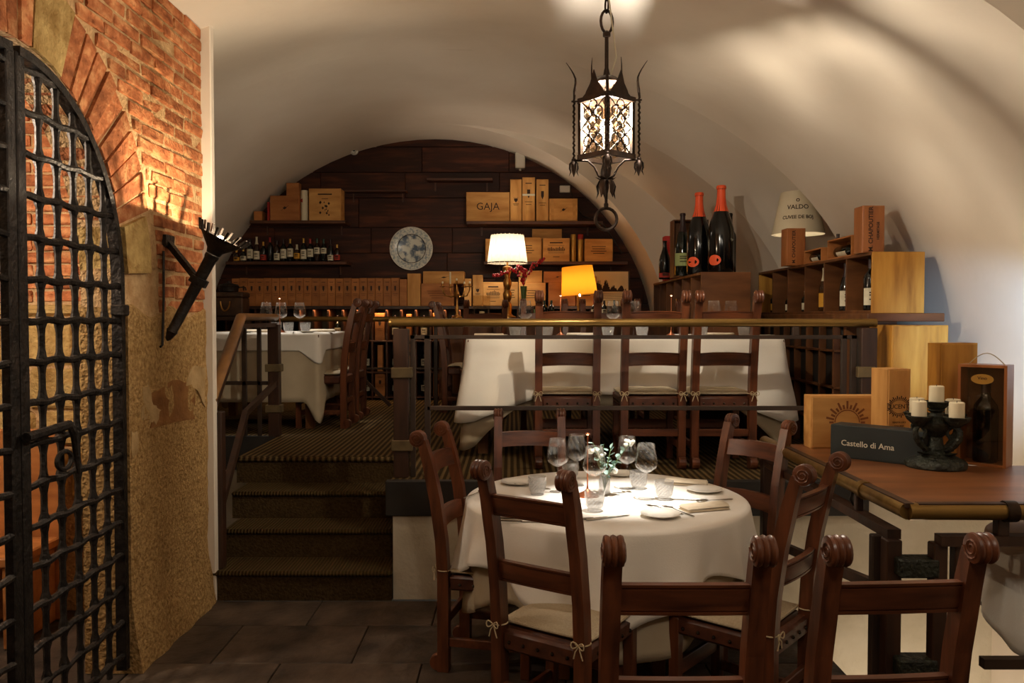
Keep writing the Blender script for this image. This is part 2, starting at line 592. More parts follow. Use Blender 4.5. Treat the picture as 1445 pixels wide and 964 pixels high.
def text(parent, s, size, M, material='print_dark', name='lettering', bold=0.0, sx=1.0):
    cu = bpy.data.curves.new('lettering', 'FONT')
    cu.body = s
    cu.size = size
    cu.align_x = 'CENTER'
    cu.align_y = 'CENTER'
    cu.extrude = 0.0006
    cu.offset = bold
    cu.resolution_u = 3
    tmp = bpy.data.objects.new('tmp_lettering', cu)
    COL.objects.link(tmp)
    dg = bpy.context.evaluated_depsgraph_get()
    me = bpy.data.meshes.new_from_object(tmp.evaluated_get(dg))
    bpy.data.objects.remove(tmp)
    me.transform(M @ RX(90) @ Matrix.Diagonal((sx, 1, 1, 1)))
    me.materials.clear()
    me.materials.append(MATS[material])
    o = bpy.data.objects.new(name, me)
    COL.objects.link(o)
    o.parent = parent
    return o

# ================================================================== THE SETTING
PZ = 0.68                      # platform level
TREAD_Y = [4.60, 4.87, 5.14, 5.42]
RISE = PZ / 4

# ---- lower floor with tiles; a stairwell opens beyond the counter on the right
fl = MB()
fl.box((-1.75, -2.5, -0.10), (1.52, 4.62, -0.012))
fl.box((1.52, -2.5, -0.10), (2.76, 3.50, -0.012))
floor = struct(fl.build('floor', 'grout'), 'dark stone tiled floor of the lower room')
ty = 2.35
row = 0
while ty < 4.60:
    y1 = min(ty + 0.47, 4.60)
    tx = -1.74 - (0.0 if row % 2 == 0 else 0.33)
    while tx < 1.50:
        x0, x1 = max(tx, -1.745), min(tx + 0.66, 1.515)
        if x1 - x0 > 0.05:
            MB().box((x0 + 0.003, ty + 0.003, -0.012), (x1 - 0.003, y1 - 0.003, 0.0 - RND.uniform(0, 0.0015)), bev=0.003).build('floor_tile', 'dark_tile', floor)
        tx += 0.66
    ty += 0.47
    row += 1
fl2 = MB()
fl2.box((-4.2, -1.0, -0.1), (-1.75, 4.5, -0.005))
struct(fl2.build('floor_gate_room', 'dark_tile'), 'dark floor of the room behind the iron gate')
sw = MB()
sw.box((1.45, 3.45, -1.6), (2.80, 4.70, -1.5))
struct(sw.build('floor_stairwell', 'dark_tile'), 'floor at the foot of the stairwell')
sw = MB()
sw.box((1.46, 3.50, -1.5), (1.52, 4.62, -0.10))
sw.box((1.46, 3.44, -1.5), (2.76, 3.50, -0.10))
struct(sw.build('wall_stairwell', 'low_plaster'), 'plastered side of the stairwell below the floor')

# ---- platform
pf = MB()
pf.box((-0.70, 4.66, PZ - 0.10), (2.03, 5.455, PZ))
pf.box((-1.84, 5.455, PZ - 0.10), (3.90, 6.40, PZ))
pf.box((-3.60, 6.40, PZ - 0.10), (3.90, 9.75, PZ))
struct(pf.build('floor_platform', 'rib_carpet'), 'ribbed brown carpet of the raised dining platform')
fa = MB()
fa.box((-0.72, 4.60, 0.485), (2.03, 4.66, PZ + 0.004), bev=0.004)
fa.box((-3.60, 6.36, 0.42), (-1.86, 6.40, PZ + 0.004))
struct(fa.build('trim_1', 'black_fascia'), 'black fascia along the platform edge')
wf = MB()
wf.box((-0.68, 4.62, 0.0), (2.03, 4.68, 0.485))
wf.box((1.52, 4.62, -1.5), (2.76, 4.68, 0.0))
wf.box((2.03, 4.62, 0.0), (2.76, 5.40, 0.93))
struct(wf.build('wall_platform_front', 'low_plaster'), 'pale plastered wall under the front of the platform')
wl = MB()
wl.box((-3.60, 6.39, -0.1), (-1.86, 6.45, 0.58))
wl.box((-1.90, 4.62, -0.1), (-1.745, 6.40, 0.05))
struct(wl.build('wall_platform_side', 'low_plaster'), 'white plastered wall beside the stairs under the platform')

# ---- carpeted stairs
st = thing('staircase', 'four brown carpeted steps climbing from tiled floor to dining platform', 'stairs', (-1.2, 4.6, 0))
for i, y0 in enumerate(TREAD_Y):
    xl = (-1.735, -1.735, -1.775, -1.84)[i]
    xr = (-0.685, -0.690, -0.690, -0.70)[i]
    y1 = TREAD_Y[i + 1] + 0.03 if i < 3 else 5.45
    z1 = RISE * (i + 1)
    s_ = MB()
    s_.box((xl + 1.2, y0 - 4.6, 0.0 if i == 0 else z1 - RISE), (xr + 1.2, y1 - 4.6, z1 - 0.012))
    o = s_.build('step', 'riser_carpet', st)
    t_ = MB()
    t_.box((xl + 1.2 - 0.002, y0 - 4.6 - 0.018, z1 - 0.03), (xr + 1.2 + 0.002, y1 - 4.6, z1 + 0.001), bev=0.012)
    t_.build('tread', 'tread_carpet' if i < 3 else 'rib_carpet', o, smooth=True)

# ---- vaulted ceiling: sections lofted along Y, creases where the vaults meet
def section(cx, crown, xl, zl, ar, zr, n=40):
    pts = []
    al = cx - xl
    for i in range(n + 1):
        a = PI * (1 - i / n)
        c, s = math.cos(a), math.sin(a)
        if c < 0:
            pts.append((cx + al * c, zl + (crown - zl) * s))
        else:
            pts.append((cx + ar * c, zr + (crown - zr) * s))
    return pts


SEC = {
    'A': (0.2, 3.85, -3.60, 1.25, 3.00, 1.40),
    'B': (-0.30, 3.42, -3.60, 1.25, 3.05, 1.24),
    'B2': (-0.35, 3.43, -3.60, 1.25, 3.10, 1.24),
    'C': (-0.60, 3.64, -3.60, 1.25, 3.35, 1.24),
    'D': (-0.60, 3.64, -3.60, 1.25, 4.30, 1.24),
    'D2': (-0.80, 3.67, -3.60, 1.25, 3.46, 1.24),
    'E': (-0.88, 3.70, -3.60, 1.25, 3.26, 1.24),
    'F': (-0.88, 3.70, -3.60, 1.25, 2.60, 1.24),
    'G': (-0.90, 3.72, -3.62, 1.25, 2.58, 1.24),
}
SEGS = [(-2.5, 'A', 3.12, 'A', 4), (3.12, 'A', 3.14, 'B', 1), (3.14, 'B', 4.60, 'B2', 6), (4.60, 'B2', 6.20, 'C', 14),
        (6.20, 'C', 6.22, 'D', 1), (6.22, 'D', 7.50, 'D2', 10), (7.50, 'D2', 8.80, 'E', 10), (8.80, 'E', 8.83, 'F', 1), (8.83, 'F', 9.72, 'G', 6)]
ce = MB()
wr = MB()
wlp = MB()
for (ya, sa, yb, sb, n) in SEGS:
    rows, rr, rl = [], [], []
    for k in range(n + 1):
        t = k / n
        te = t
        if sa == 'B2':
            te = t * t * (3 - 2 * t)
        p = tuple(a + (b - a) * te for a, b in zip(SEC[sa], SEC[sb]))
        y = ya + (yb - ya) * t
        sec = section(*p)
        rows.append([(x, y, z) for x, z in sec])
        rr.append([(sec[-1][0], y, sec[-1][1]), (sec[-1][0], y, -1.5)])
        rl.append([(sec[0][0], y, sec[0][1]), (sec[0][0], y, -0.2)])
    ce.grid(rows)
    wr.grid(rr)
    if yb > 4.5:
        wlp.grid(rl)
struct(ce.build('ceiling', 'plaster', smooth='all', fix=False), 'cream plastered vaulted ceiling with crossing arches')
struct(wr.build('wall_right', 'plaster', fix=False), 'pale plastered right wall below the vault')
struct(wlp.build('wall_left_platform', 'plaster', fix=False), 'pale plastered left wall of the platform')

# ---- back wall with dark boards
wb = MB()
wb.box((-4.2, 9.70, 0.3), (4.0, 9.80, 4.0))
wall_back = struct(wb.build('wall_back', 'black_fascia'), 'back wall clad in dark stained boards')
z = 1.45
k = 0
while z < 3.75:
    h = RND.choice((0.30, 0.33, 0.35))
    x = -3.7 - RND.uniform(0, 0.8)
    while x < 1.9:
        w = RND.uniform(0.9, 1.9)
        MB().box((max(x, -3.65) + 0.002, 9.70 - 0.024 - RND.uniform(0, 0.006), z + 0.003), (min(x + w, 1.9) - 0.002, 9.70, z + h - 0.003), bev=0.004).build('plank', 'plank_dark', wall_back) if min(x + w, 1.9) - max(x, -3.65) > 0.05 else None
        x += w
    z += h
    k += 1

# ---- left brick wall (plane X = WX) with the arched gate opening
WX = -1.73
GC_Y, GC_Z, GA, GB = 2.87, 1.75, 0.78, 0.84      # arch centre and half axes


def arch_z(y):
    t = (y - GC_Y) / GA
    return GC_Z + GB * math.sqrt(max(0.0, 1 - t * t))


wl = MB()
TH = 0.20
X0, X1 = WX - TH, WX - 0.007
wl.box((X0, GC_Y + GA, 0), (X1, 4.60, 3.6))
wl.box((X0, -2.5, 0), (X1, GC_Y - GA, 3.6))
N = 26
ys = [GC_Y - GA * math.cos(PI * i / N) for i in range(N + 1)]
for i in range(N):
    ya, yb = ys[i], ys[i + 1]
    za, zb = arch_z(ya), arch_z(yb)
    wl.add([(X0, ya, za), (X1, ya, za), (X1, yb, zb), (X0, yb, zb), (X0, ya, 3.6), (X1, ya, 3.6), (X1, yb, 3.6), (X0, yb, 3.6)],
           [(0, 1, 2, 3), (4, 7, 6, 5), (0, 4, 5, 1), (1, 5, 6, 2), (2, 6, 7, 3), (3, 7, 4, 0)])
wall_left = struct(wl.build('wall_left', 'mortar', fix=False), 'old brick and plaster wall pierced by the gate arch')


def wobble_box(lo, hi, j=0.004, bev=0.006):
    b = MB().box(lo, hi, bev=bev)
    b.v = [(x + RND.uniform(-j, j), y + RND.uniform(-j, j) * 1.5, z_ + RND.uniform(-j, j)) for x, y, z_ in b.v]
    return b


# brick courses
zc = 1.64
row = 0
while zc < 3.26:
    hgt = 0.060
    zm = zc + hgt / 2
    d = zm - GC_Z
    rr = 1.17
    ystart = GC_Y + math.sqrt(max(0.0, rr * rr - d * d)) * 0.97 if d < rr else 2.7
    y = 4.585
    first = True
    while y > ystart + 0.04:
        L = (0.13 if (first and row % 2) else 0.245) + RND.uniform(-0.012, 0.012)
        first = False
        y0 = max(y - L, ystart)
        if y - y0 > 0.035:
            pr = RND.uniform(-0.006, 0.007)
            wobble_box((WX - 0.06, y0 + 0.006, zc + RND.uniform(0, 0.004)), (WX + pr, y - 0.006, zc + hgt - RND.uniform(0, 0.006))).build('brick', 'brick', wall_left)
        y = y0 - 0.004
    zc += 0.069
    row += 1
# arch ring of long voussoir bricks, with two blocks of stone
nv = 22
for i in range(nv):
    a = math.radians(4 + i * 5.0)
    stone = i in (0, 1, 2) or i in (13, 14, 15)
    if i in (1, 2, 14, 15):
        continue
    span = math.radians(14.2 if i in (0, 13) else 4.3)
    a0, a1 = a, a + span
    r0, r1 = 0.0, (0.30 if i != 0 else 0.24)
    kk = 3 if stone else 1
    poly = []
    for q in range(kk + 1):
        aa = a0 + (a1 - a0) * q / kk
        poly.append((GC_Y + GA * math.cos(aa), GC_Z + GB * math.sin(aa)))
    for q in range(kk, -1, -1):
        aa = a0 + (a1 - a0) * q / kk
        poly.append((GC_Y + (GA + r1) * math.cos(aa), GC_Z + (GB + r1) * math.sin(aa)))
    pr = RND.uniform(-0.004, 0.010) + (0.008 if stone else 0)
    n = len(poly)
    b = MB()
    vv = [(WX - 0.20, y + RND.uniform(-.003, .003), zz + RND.uniform(-.003, .003)) for y, zz in poly] + [(WX + pr + RND.uniform(-.004, .004), y, zz) for y, zz in poly]
    ff = [tuple(range(n)), tuple(range(2 * n - 1, n - 1, -1))] + [(q, (q + 1) % n, (q + 1) % n + n, q + n) for q in range(n)]
    b.add(vv, ff)
    b.build('stone_block' if stone else 'brick', 'old_stone' if stone else 'brick', wall_left)
# rendered lower part of the pier and its patches
lo = MB()
rows = []
ny, nz_ = 24, 44
for j in range(nz_ + 1):
    zz = 1.66 * j / nz_
    rr_ = []
    for i in range(ny + 1):
        yy = GC_Y + GA - 0.005 + (4.59 - GC_Y - GA) * i / ny
        foot = max(0.0, 0.30 - zz) * 0.16
        xx = WX + 0.010 + foot + 0.006 * math.sin(yy * 23 + zz * 7) * math.sin(zz * 11 + 1) + RND.uniform(-.003, .003)
        if j == nz_:
            xx = WX - 0.02
        rr_.append((xx, yy, zz + (0.03 * math.sin(yy * 14) if j >= nz_ - 1 else 0)))
    rows.append(rr_)
lo.grid(rows)
lo.grid([[(WX - TH - 0.002, GC_Y + GA - 0.004, 1.66 * j / 10) for j in range(11)], [(WX + 0.012 + max(0, .30 - 1.66 * j / 10) * .16, GC_Y + GA - 0.004, 1.66 * j / 10) for j in range(11)]])
lo.build('render_coat', 'render_coat', wall_left, smooth='all', fix=False)


def patch(name, material, pts, off):
    """ragged flake of old plaster lying on the wall"""
    cy = sum(p[0] for p in pts) / len(pts)
    cz = sum(p[1] for p in pts) / len(pts)
    ring = []
    for i in range(len(pts)):
        p, q = pts[i], pts[(i + 1) % len(pts)]
        for k_ in range(4):
            t = k_ / 4
            ring.append((p[0] + (q[0] - p[0]) * t + RND.uniform(-.012, .012), p[1] + (q[1] - p[1]) * t + RND.uniform(-.012, .012)))
    n = len(ring)
    b = MB()
    b.add([(WX - 0.01, y, z_) for y, z_ in ring] + [(WX + 0.010 + off, cy + (y - cy) * .96, cz + (z_ - cz) * .96) for y, z_ in ring] + [(WX + 0.012 + off, cy, cz)],
          [(i, (i + 1) % n, (i + 1) % n + n, i + n) for i in range(n)] + [(i + n, (i + 1) % n + n, 2 * n) for i in range(n)])
    b.build(name, material, wall_left)


patch('plaster_patch', 'render_brown', [(3.86, 1.08), (4.40, 1.06), (4.44, 1.26), (4.12, 1.30), (3.84, 1.24)], 0.003)
patch('plaster_patch', 'render_patch', [(4.28, 1.26), (4.40, 1.24), (4.55, 1.10), (4.56, 1.34), (4.36, 1.36)], 0.005)
patch('plaster_patch', 'render_patch', [(3.76, 1.14), (3.82, 1.13), (3.92, 1.10), (3.98, 1.16), (3.90, 1.20), (3.84, 1.30), (3.78, 1.30)], 0.005)
patch('plaster_patch', 'render_patch', [(3.66, 0.98), (3.72, 0.99), (3.73, 1.10), (3.66, 1.10)], 0.004)
# white plaster strip closing the end of the wall
ws = MB()
ws.box((WX - TH, 4.585, 0.0), (WX + 0.05, 4.635, 3.45), bev=0.006)
struct(ws.build('trim_2', 'plaster'), 'white plaster strip at the end of the brick wall')

# ---- room behind the gate
wg = MB()
wg.box((-4.3, 4.46, -0.1), (-1.92, 4.58, 3.6))
wg.box((-4.3, -1.0, -0.1), (-4.2, 4.5, 3.6))
wg.box((-4.3, -1.0, 3.2), (-1.9, 4.58, 3.3))
wall_gate = struct(wg.build('wall_gate_room', 'mortar'), 'rough brick and stone wall seen through the gate')
zc = 1.70
row = 0
while zc < 3.1:
    x = -3.35 - (0.12 if row % 2 else 0)
    while x < -1.95:
        x1 = min(x + 0.245, -1.935)
        if x1 - x > 0.03:
            wobble_box((x + 0.006, 4.458 - RND.uniform(0.004, 0.02), zc), (x1 - 0.006, 4.48, zc + 0.058)).build('brick', 'brick', wall_gate)
        x = x1 + 0.002
    zc += 0.070
    row += 1
zc = 0.62
while zc < 1.68:
    hh = RND.uniform(0.20, 0.30)
    x = -3.35 - RND.uniform(0, 0.3)
    while x < -1.98:
        x1 = min(x + RND.uniform(0.30, 0.5), -1.935)
        if x1 - x > 0.04:
            wobble_box((x + 0.008, 4.452 - RND.uniform(0.004, 0.02), zc + 0.006), (x1 - 0.008, 4.48, min(zc + hh, 1.69) - 0.006), j=0.008, bev=0.02).build('stone_block', 'old_stone', wall_gate)
        x = x1
    zc += hh

# ================================================================== IRON GATE
def gate_leaf(label, mirror):
    g = thing('iron_gate', label, 'gate', (WX - 0.02, GC_Y, 0.0))
    sgn = -1 if mirror else 1
    a, b = 0.735, 0.80
    st_ = MB()
    st_.box((-0.018, min(sgn * 0.004, sgn * 0.055), 0.03), (0.018, max(sgn * 0.004, sgn * 0.055), 2.545), bev=0.004)
    st_.build('meeting_stile', 'iron', g)
    ar = MB()
    pts = [(0, sgn * (0.02 + a * math.sin(t)), GC_Z + b * math.cos(t)) for t in [PI / 2 * i / 20 for i in range(21)]]
    pts.append((0, sgn * (0.02 + a), 0.03))
    for p, q in zip(pts[:-1], pts[1:]):
        ar.bar(p, q, 0.034, 0.045, up=(1, 0, 0))
    ar.build('arched_rail', 'iron', g)
    zs = [0.10 + i * 0.150 for i in range(17)]
    ybar = [0.16 + 0.118 * i for i in range(5)]
    for z_ in zs:
        if z_ > GC_Z:
            t = (z_ - GC_Z) / b
            if t > 0.97:
                continue
            ye = 0.02 + a * math.sqrt(1 - t * t)
        else:
            ye = 0.02 + a
        if ye < 0.12:
            continue
        n = 28
        pts, rs = [], []
        for i in range(n + 1):
            y = 0.05 + (ye - 0.05) * i / n
            near = min(abs(y - q) for q in ybar)
            pts.append((0.006, sgn * y, z_ + 0.004 * math.sin(y * 31 + z_ * 9)))
            rs.append(0.0135 + 0.004 * (1 - min(1, near / 0.03)) + RND.uniform(-.0012, .0012))
        MB().tube(pts, rs, 7).build('cross_bar', 'iron', g, smooth=True)
    for y in ybar:
        t = (y - 0.02) / a
        zt = GC_Z + b * math.sqrt(max(0, 1 - t * t))
        n = int(zt / 0.025)
        pts, rs = [], []
        for i in range(n + 1):
            z_ = 0.04 + (zt - 0.04) * i / n
            near = min(abs(z_ - q) for q in zs)
            sw_ = max(0.0, 1 - near / 0.035)
            pts.append((0, sgn * y, z_))
            rs.append(0.0125 + 0.011 * sw_)
        MB().tube(pts, rs, 6, flat=(0.95, 1.0)).build('upright_bar', 'iron', g, smooth=True)
    if not mirror:
        bo = MB()
        bo.tube([(0.045, -0.02, 1.19), (0.045, 0.26, 1.20)], 0.018, 8)
        bo.tube([(0.045, 0.26, 1.20), (0.05, 0.285, 1.16), (0.05, 0.30, 1.06), (0.05, 0.315, 1.00)], [0.016, 0.016, 0.012, 0.008], 8)
        bo.build('bolt', 'iron', g, smooth=True)
        rg = MB()
        rg.tube([(0.05, 0.21 + 0.05 * math.cos(t), 1.07 + 0.035 * math.sin(t)) for t in [2 * PI * i / 16 for i in range(16)]], 0.009, 6, closed=True)
        rg.build('pull_ring', 'iron', g, smooth=True)
        hb = MB()
        hb.box((-0.02, 0.72, 1.62), (0.035, 0.79, 1.67), bev=0.006)
        hb.build('hinge', 'iron', g)
    return g


gate_leaf('black wrought iron gate leaf with bolt and pull ring in the brick arch', False)
gate_leaf('black wrought iron gate leaf without bolt, hung opposite the bolted leaf', True)

# bench seen through the gate
bn = thing('wooden_bench', 'orange wooden bench with tall back behind the iron gate', 'bench', (-2.85, 4.1, 0))
MB().box((-0.45, -0.20, 0.40), (0.45, 0.20, 0.45), bev=0.008).build('seat', 'pine_red', bn)
MB().box((-0.45, 0.20, 0.0), (0.45, 0.24, 1.02), bev=0.008).build('backrest', 'pine_red', bn)
for sx in (-0.42, 0.38):
    MB().box((sx, -0.19, 0.0), (sx + 0.04, 0.20, 0.40), bev=0.005).build('leg', 'pine_red', bn)

# ================================================================== WALL TORCH
tb = at_x(236, 352, WX + 0.0)
tc_ = Vector((-1.43, 4.00, 1.985))
tfoot = Vector((-1.685, 3.98, 1.50))
ax = (tc_ - tfoot).normalized()
torch = thing('wall_torch', 'black iron wall torch with lit spiked crown on brick pier', 'wall lamp', (WX, 4.0, 1.5))
o0 = Vector((WX, 4.0, 1.5))
Q = ax.to_track_quat('Z', 'Y').to_matrix().to_4x4()
MT = T(*(tfoot - o0)) @ Q
L = (tc_ - tfoot).length
MB().lathe([(0.004, 0.0), (0.014, 0.01), (0.026, 0.05), (0.029, 0.052), (0.024, 0.06), (0.030, L - 0.10), (0.034, L - 0.09), (0.034, L - 0.075), (0.028, L - 0.07), (0.026, L - 0.05)], 10, MT).build('shaft', 'iron', torch, smooth=True)
MB().lathe([(0.034, L - 0.07), (0.040, L - 0.05), (0.105, L + 0.015), (0.112, L + 0.02), (0.100, L + 0.018), (0.035, L - 0.045)], 20, MT, cap=False).build('crown', 'iron', torch, smooth=True)
for i in range(16):
    a = 2 * PI * i / 16
    s_ = MB()
    M2 = MT @ Matrix.Rotation(a, 4, 'Z')
    s_.prism([(0.098, L + 0.012), (0.112, L + 0.012), (0.138, L + 0.060), (0.128, L + 0.062)], 0.010, M2 @ T(0, -0.005, 0))
    s_.build('spike', 'iron', torch)
bb_ = MB()
bb_.sphere((0, 0, L + 0.004), 0.024, 10, 6, MT)
bb_.build('bulb', 'torch_glow', torch, smooth=True)
bk = MB()
pm = tfoot + ax * (L * 0.60) - o0
bk.bar((0.0, tb.y - o0.y, tb.z - o0.z + 0.04), tuple(pm), 0.022, 0.030)
bk.tube([tuple(pm - ax * 0.018), tuple(pm + ax * 0.018)], 0.045, 8)
bk.box((-0.004, tb.y - o0.y - 0.05, tb.z - o0.z + 0.01), (0.016, tb.y - o0.y + 0.05, tb.z - o0.z + 0.07))
bk.build('bracket', 'iron', torch)
cbl = MB()
cbl.tube([(0.016, 0.02, 0.44), (0.022, 0.0, 0.2), (0.022, -0.02, -0.02), (0.02, -0.04, -0.03)], 0.006, 6)
cbl.build('cable', 'iron', torch)
lp = tfoot + ax * (L + 0.034)
lamp('torch_light', 'POINT', lp, 30, (1.0, 0.80, 0.54), 0.005)

# ================================================================== LANTERN
LX, LY = 0.437, 3.80
lan = thing('hanging_lantern', 'black wrought iron lantern with scrolled glass sides hung on chain over round table', 'lantern', (LX, LY, 2.05))
z0b, z1b = 0.305, 0.565          # body bottom / top, local z above 2.05
hw = 0.084                       # half side
rotL = RZ(40)
corners = [(hw, hw), (-hw, hw), (-hw, -hw), (hw, -hw)]
for (x, y) in corners:
    MB().box((x - 0.009, y - 0.009, z0b), (x + 0.009, y + 0.009, z1b), rotL).build('corner_post', 'lantern_iron', lan)
for zz, nm in ((z0b, 'bottom_frame'), (z1b, 'top_frame')):
    fr = MB()
    for i in range(4):
        (xa, ya), (xb, yb) = corners[i], corners[(i + 1) % 4]
        fr.bar((xa * 1.08, ya * 1.08, zz), (xb * 1.08, yb * 1.08, zz), 0.018, 0.022, rotL)
    fr.build(nm, 'lantern_iron', lan)
for i in range(4):
    MF = rotL @ RZ(90 * i) @ T(0, -hw, 0)
    MB().box((-hw + .008, 0.004, z0b + .01), (hw - .008, 0.007, z1b - .01), MF).build('pane', 'pane_glass', lan)
    gr = MB()
    for zc_ in (z0b + 0.068, z1b - 0.068):
        for q in range(4):
            a = PI / 2 * q
            c = (0.033 * math.cos(a), 0, zc_ + 0.033 * math.sin(a))
            gr.tube([(c[0] + 0.025 * math.cos(t), -0.004, c[2] + 0.025 * math.sin(t)) for t in [2 * PI * k_ / 14 for k_ in range(14)]], 0.0034, 5, MF, closed=True)
        for sx in (-1, 1):
            gr.bar((-0.072 * sx, -0.003, zc_ - 0.060), (0.072 * sx, -0.003, zc_ + 0.060), 0.004, 0.005, MF)
        for sx in (-1, 1):
            for sz in (-1, 1):
                gr.sphere((0.024 * sx, -0.006, zc_ + 0.024 * sz), 0.009, 6, 4, MF)
    gr.build('scroll_grille', 'lantern_iron', lan, smooth=True)
    # leaf gable over each side
    gb = MB()
    gb.prism([(-0.066, 0), (0.066, 0), (0.050, 0.03), (0.026, 0.06), (0.004, 0.118), (-0.022, 0.06), (-0.048, 0.03)], 0.005, MF @ T(0, 0.0, z1b + 0.008) @ RX(3))
    gb.build('gable_leaf', 'lantern_iron', lan)
for i in range(4):
    ang = math.radians(40 + 45 + 90 * i)
    d = Vector((math.cos(ang), math.sin(ang), 0))
    rr = 0.150
    rod = MB()
    pts, rs = [], []
    for k_ in range(30):
        zz = z0b - 0.01 + (z1b + 0.02 - z0b) * k_ / 29
        pts.append(tuple(d * rr + Vector((0.003 * math.cos(zz * 260), 0.003 * math.sin(zz * 260), zz))))
        rs.append(0.0055)
    for k_ in range(1, 9):
        t = k_ / 8
        pts.append(tuple(d * (rr - 0.008 * math.sin(t * PI) + 0.050 * max(0, t - .45) ** 1.3 * 1.6) + Vector((0, 0, z1b + 0.03 + 0.15 * t))))
        rs.append(0.0065 * (1 - t) + 0.0012)
    rod.tube(pts, rs, 6)
    rod.bar(tuple(d * 0.11 + Vector((0, 0, z1b))), tuple(d * (rr + .012) + Vector((0, 0, z1b))), 0.007, 0.007)
    rod.build('twisted_rod', 'lantern_iron', lan, smooth=True)
    ho = MB()
    pts = [tuple(d * (0.125 - 0.03 * math.sin(t * PI / 2)) * 1.0 + Vector((0, 0, z1b + 0.02 + 0.10 * t))) for t in [q / 6 for q in range(7)]]
    ho.tube([tuple(d * (0.03 + 0.03 * math.sin(t * 2.2) + 0.012 * t) + Vector((0, 0, z1b + 0.07 + 0.13 * t - 0.05 * math.sin(t * PI)))) for t in [q / 8 for q in range(9)]], [0.006, .007, .007, .006, .006, .005, .004, .003, .0012], 6)
    ho.build('top_horn', 'lantern_iron', lan, smooth=True)
    # hanging tulip under each rod
    tu = MB()
    tu.sphere(tuple(d * rr + Vector((0, 0, z0b - 0.012))), 0.012, 8, 5)
    for q in range(4):
        a2 = PI / 2 * q + ang
        e = Vector((math.cos(a2), math.sin(a2), 0))
        tu.tube([tuple(d * rr + e * w_ + Vector((0, 0, z0b - h_))) for w_, h_ in ((0.004, 0.012), (0.018, 0.03), (0.019, 0.05), (0.014, 0.065), (0.022, 0.085))], [0.006, 0.010, 0.010, 0.007, 0.001], 6, flat=(0.5, 1.2))
    tu.build('tulip', 'lantern_iron', lan, smooth=True)
    arm = MB()
    arm.tube([tuple(d * r_ + Vector((0, 0, h_))) for r_, h_ in ((0.012, 0.20), (0.035, 0.22), (0.055, 0.262), (0.085, 0.29), (0.12, 0.292), (rr, z0b - 0.012))], 0.0055, 6)
    arm.build('scroll_arm', 'lantern_iron', lan, smooth=True)
fin = MB()
fin.lathe([(0.004, 0.07), (0.011, 0.075), (0.011, 0.09), (0.007, 0.095), (0.008, 0.20), (0.020, 0.22), (0.024, 0.25), (0.016, 0.285), (0.012, z0b)], 10)
fin.build('finial', 'lantern_iron', lan, smooth=True)
lf = MB()
for q in range(5):
    a2 = 2 * PI * q / 5 + 0.3
    e = Vector((math.cos(a2), math.sin(a2), 0))
    lf.tube([tuple(e * w_ + Vector((0, 0, h_))) for w_, h_ in ((0.006, 0.205), (0.03, 0.195), (0.042, 0.17), (0.038, 0.14), (0.046, 0.115))], [0.008, 0.013, 0.014, 0.009, 0.001], 6, flat=(0.4, 1.2))
    lf.tube([tuple(e * w_ + Vector((0, 0, h_))) for w_, h_ in ((0.006, 0.205), (0.03, 0.205), (0.05, 0.215))], [0.008, 0.012, 0.002], 6, flat=(0.4, 1.2))
lf.build('finial_leaf', 'lantern_iron', lan, smooth=True)
rg = MB()
rg.tube([(0.050 * math.cos(t), 0.0, 0.020 + 0.050 * math.sin(t)) for t in [2 * PI * k_ / 20 for k_ in range(20)]], 0.0075, 7, closed=True)
rg.build('bottom_ring', 'lantern_iron', lan, smooth=True)
ca = MB()
ca.lathe([(0.075, z1b + 0.075), (0.070, z1b + 0.085), (0.045, z1b + 0.105), (0.016, z1b + 0.115), (0.012, z1b + 0.14), (0.009, z1b + 0.15), (0.009, z1b + 0.29), (0.018, z1b + 0.295), (0.018, z1b + 0.31), (0.006, z1b + 0.32)], 12)
for i in range(4):
    (xa, ya) = corners[i]
    ca.tube([rotL @ Vector((xa, ya, z1b)), rotL @ Vector((xa * .6, ya * .6, z1b + .06)), (0, 0, z1b + 0.11)], 0.006, 5)
ca.build('top_stem', 'lantern_iron', lan, smooth=True)
bu = MB()
bu.lathe([(0.012, z0b + 0.02), (0.012, z0b + 0.06), (0.020, z0b + 0.085), (0.030, z0b + 0.125), (0.026, z0b + 0.155), (0.010, z0b + 0.175)], 12)
bu.build('bulb', 'bulb_glow', lan, smooth=True)
zc_ = z1b + 0.31
i = 0
ztop = 3.36 - 2.05
while zc_ < ztop - 0.01:
    big = i == 0
    a_, b_ = (0.030, 0.052) if big else (0.016, 0.034)
    M2 = RZ(20 + 90 * (i % 2)) @ T(0, 0, zc_ + b_)
    ln = MB()
    ln.tube([(a_ * math.cos(t), 0, b_ * math.sin(t)) for t in [2 * PI * k_ / 16 for k_ in range(16)]], 0.0065 if big else 0.005, 6, M2, closed=True)
    ln.build('chain_link', 'lantern_iron', lan, smooth=True)
    zc_ += 2 * b_ - (0.012 if big else 0.010)
    i += 1
wi = MB()
wi.tube([(0.02, 0.01, z1b + 0.12), (0.045, 0.0, z1b + 0.20), (0.03, -0.01, z1b + 0.30), (0.012, -0.02, z1b + 0.42), (-0.012, -0.02, z1b + 0.6), (0.0, 0, ztop)], 0.004, 6)
wi.build('electric_wire', 'card_cream', lan, smooth=True)
lamp('lantern_light', 'POINT', (LX, LY, 2.05 + z0b + 0.200), 115, (1.0, 0.94, 0.85), 0.016)


# ================================================================== RAILINGS
def mbx(par, name, lo, hi, material, bev=0.004, M=None, smooth=False):
    return MB().box(lo, hi, M, bev).build(name, material, par, smooth=smooth)


# platform guard rail (plane Y = 4.75)
RY_ = 4.76
gr_ = thing('guard_rail', 'long brass topped guard rail with dark frame along the platform edge', 'railing', (0.7, RY_, PZ))
ox, oz = 0.7, PZ


def gp(px, py):
    p = at_y(px, py, RY_)
    return p.x - ox, p.z - oz


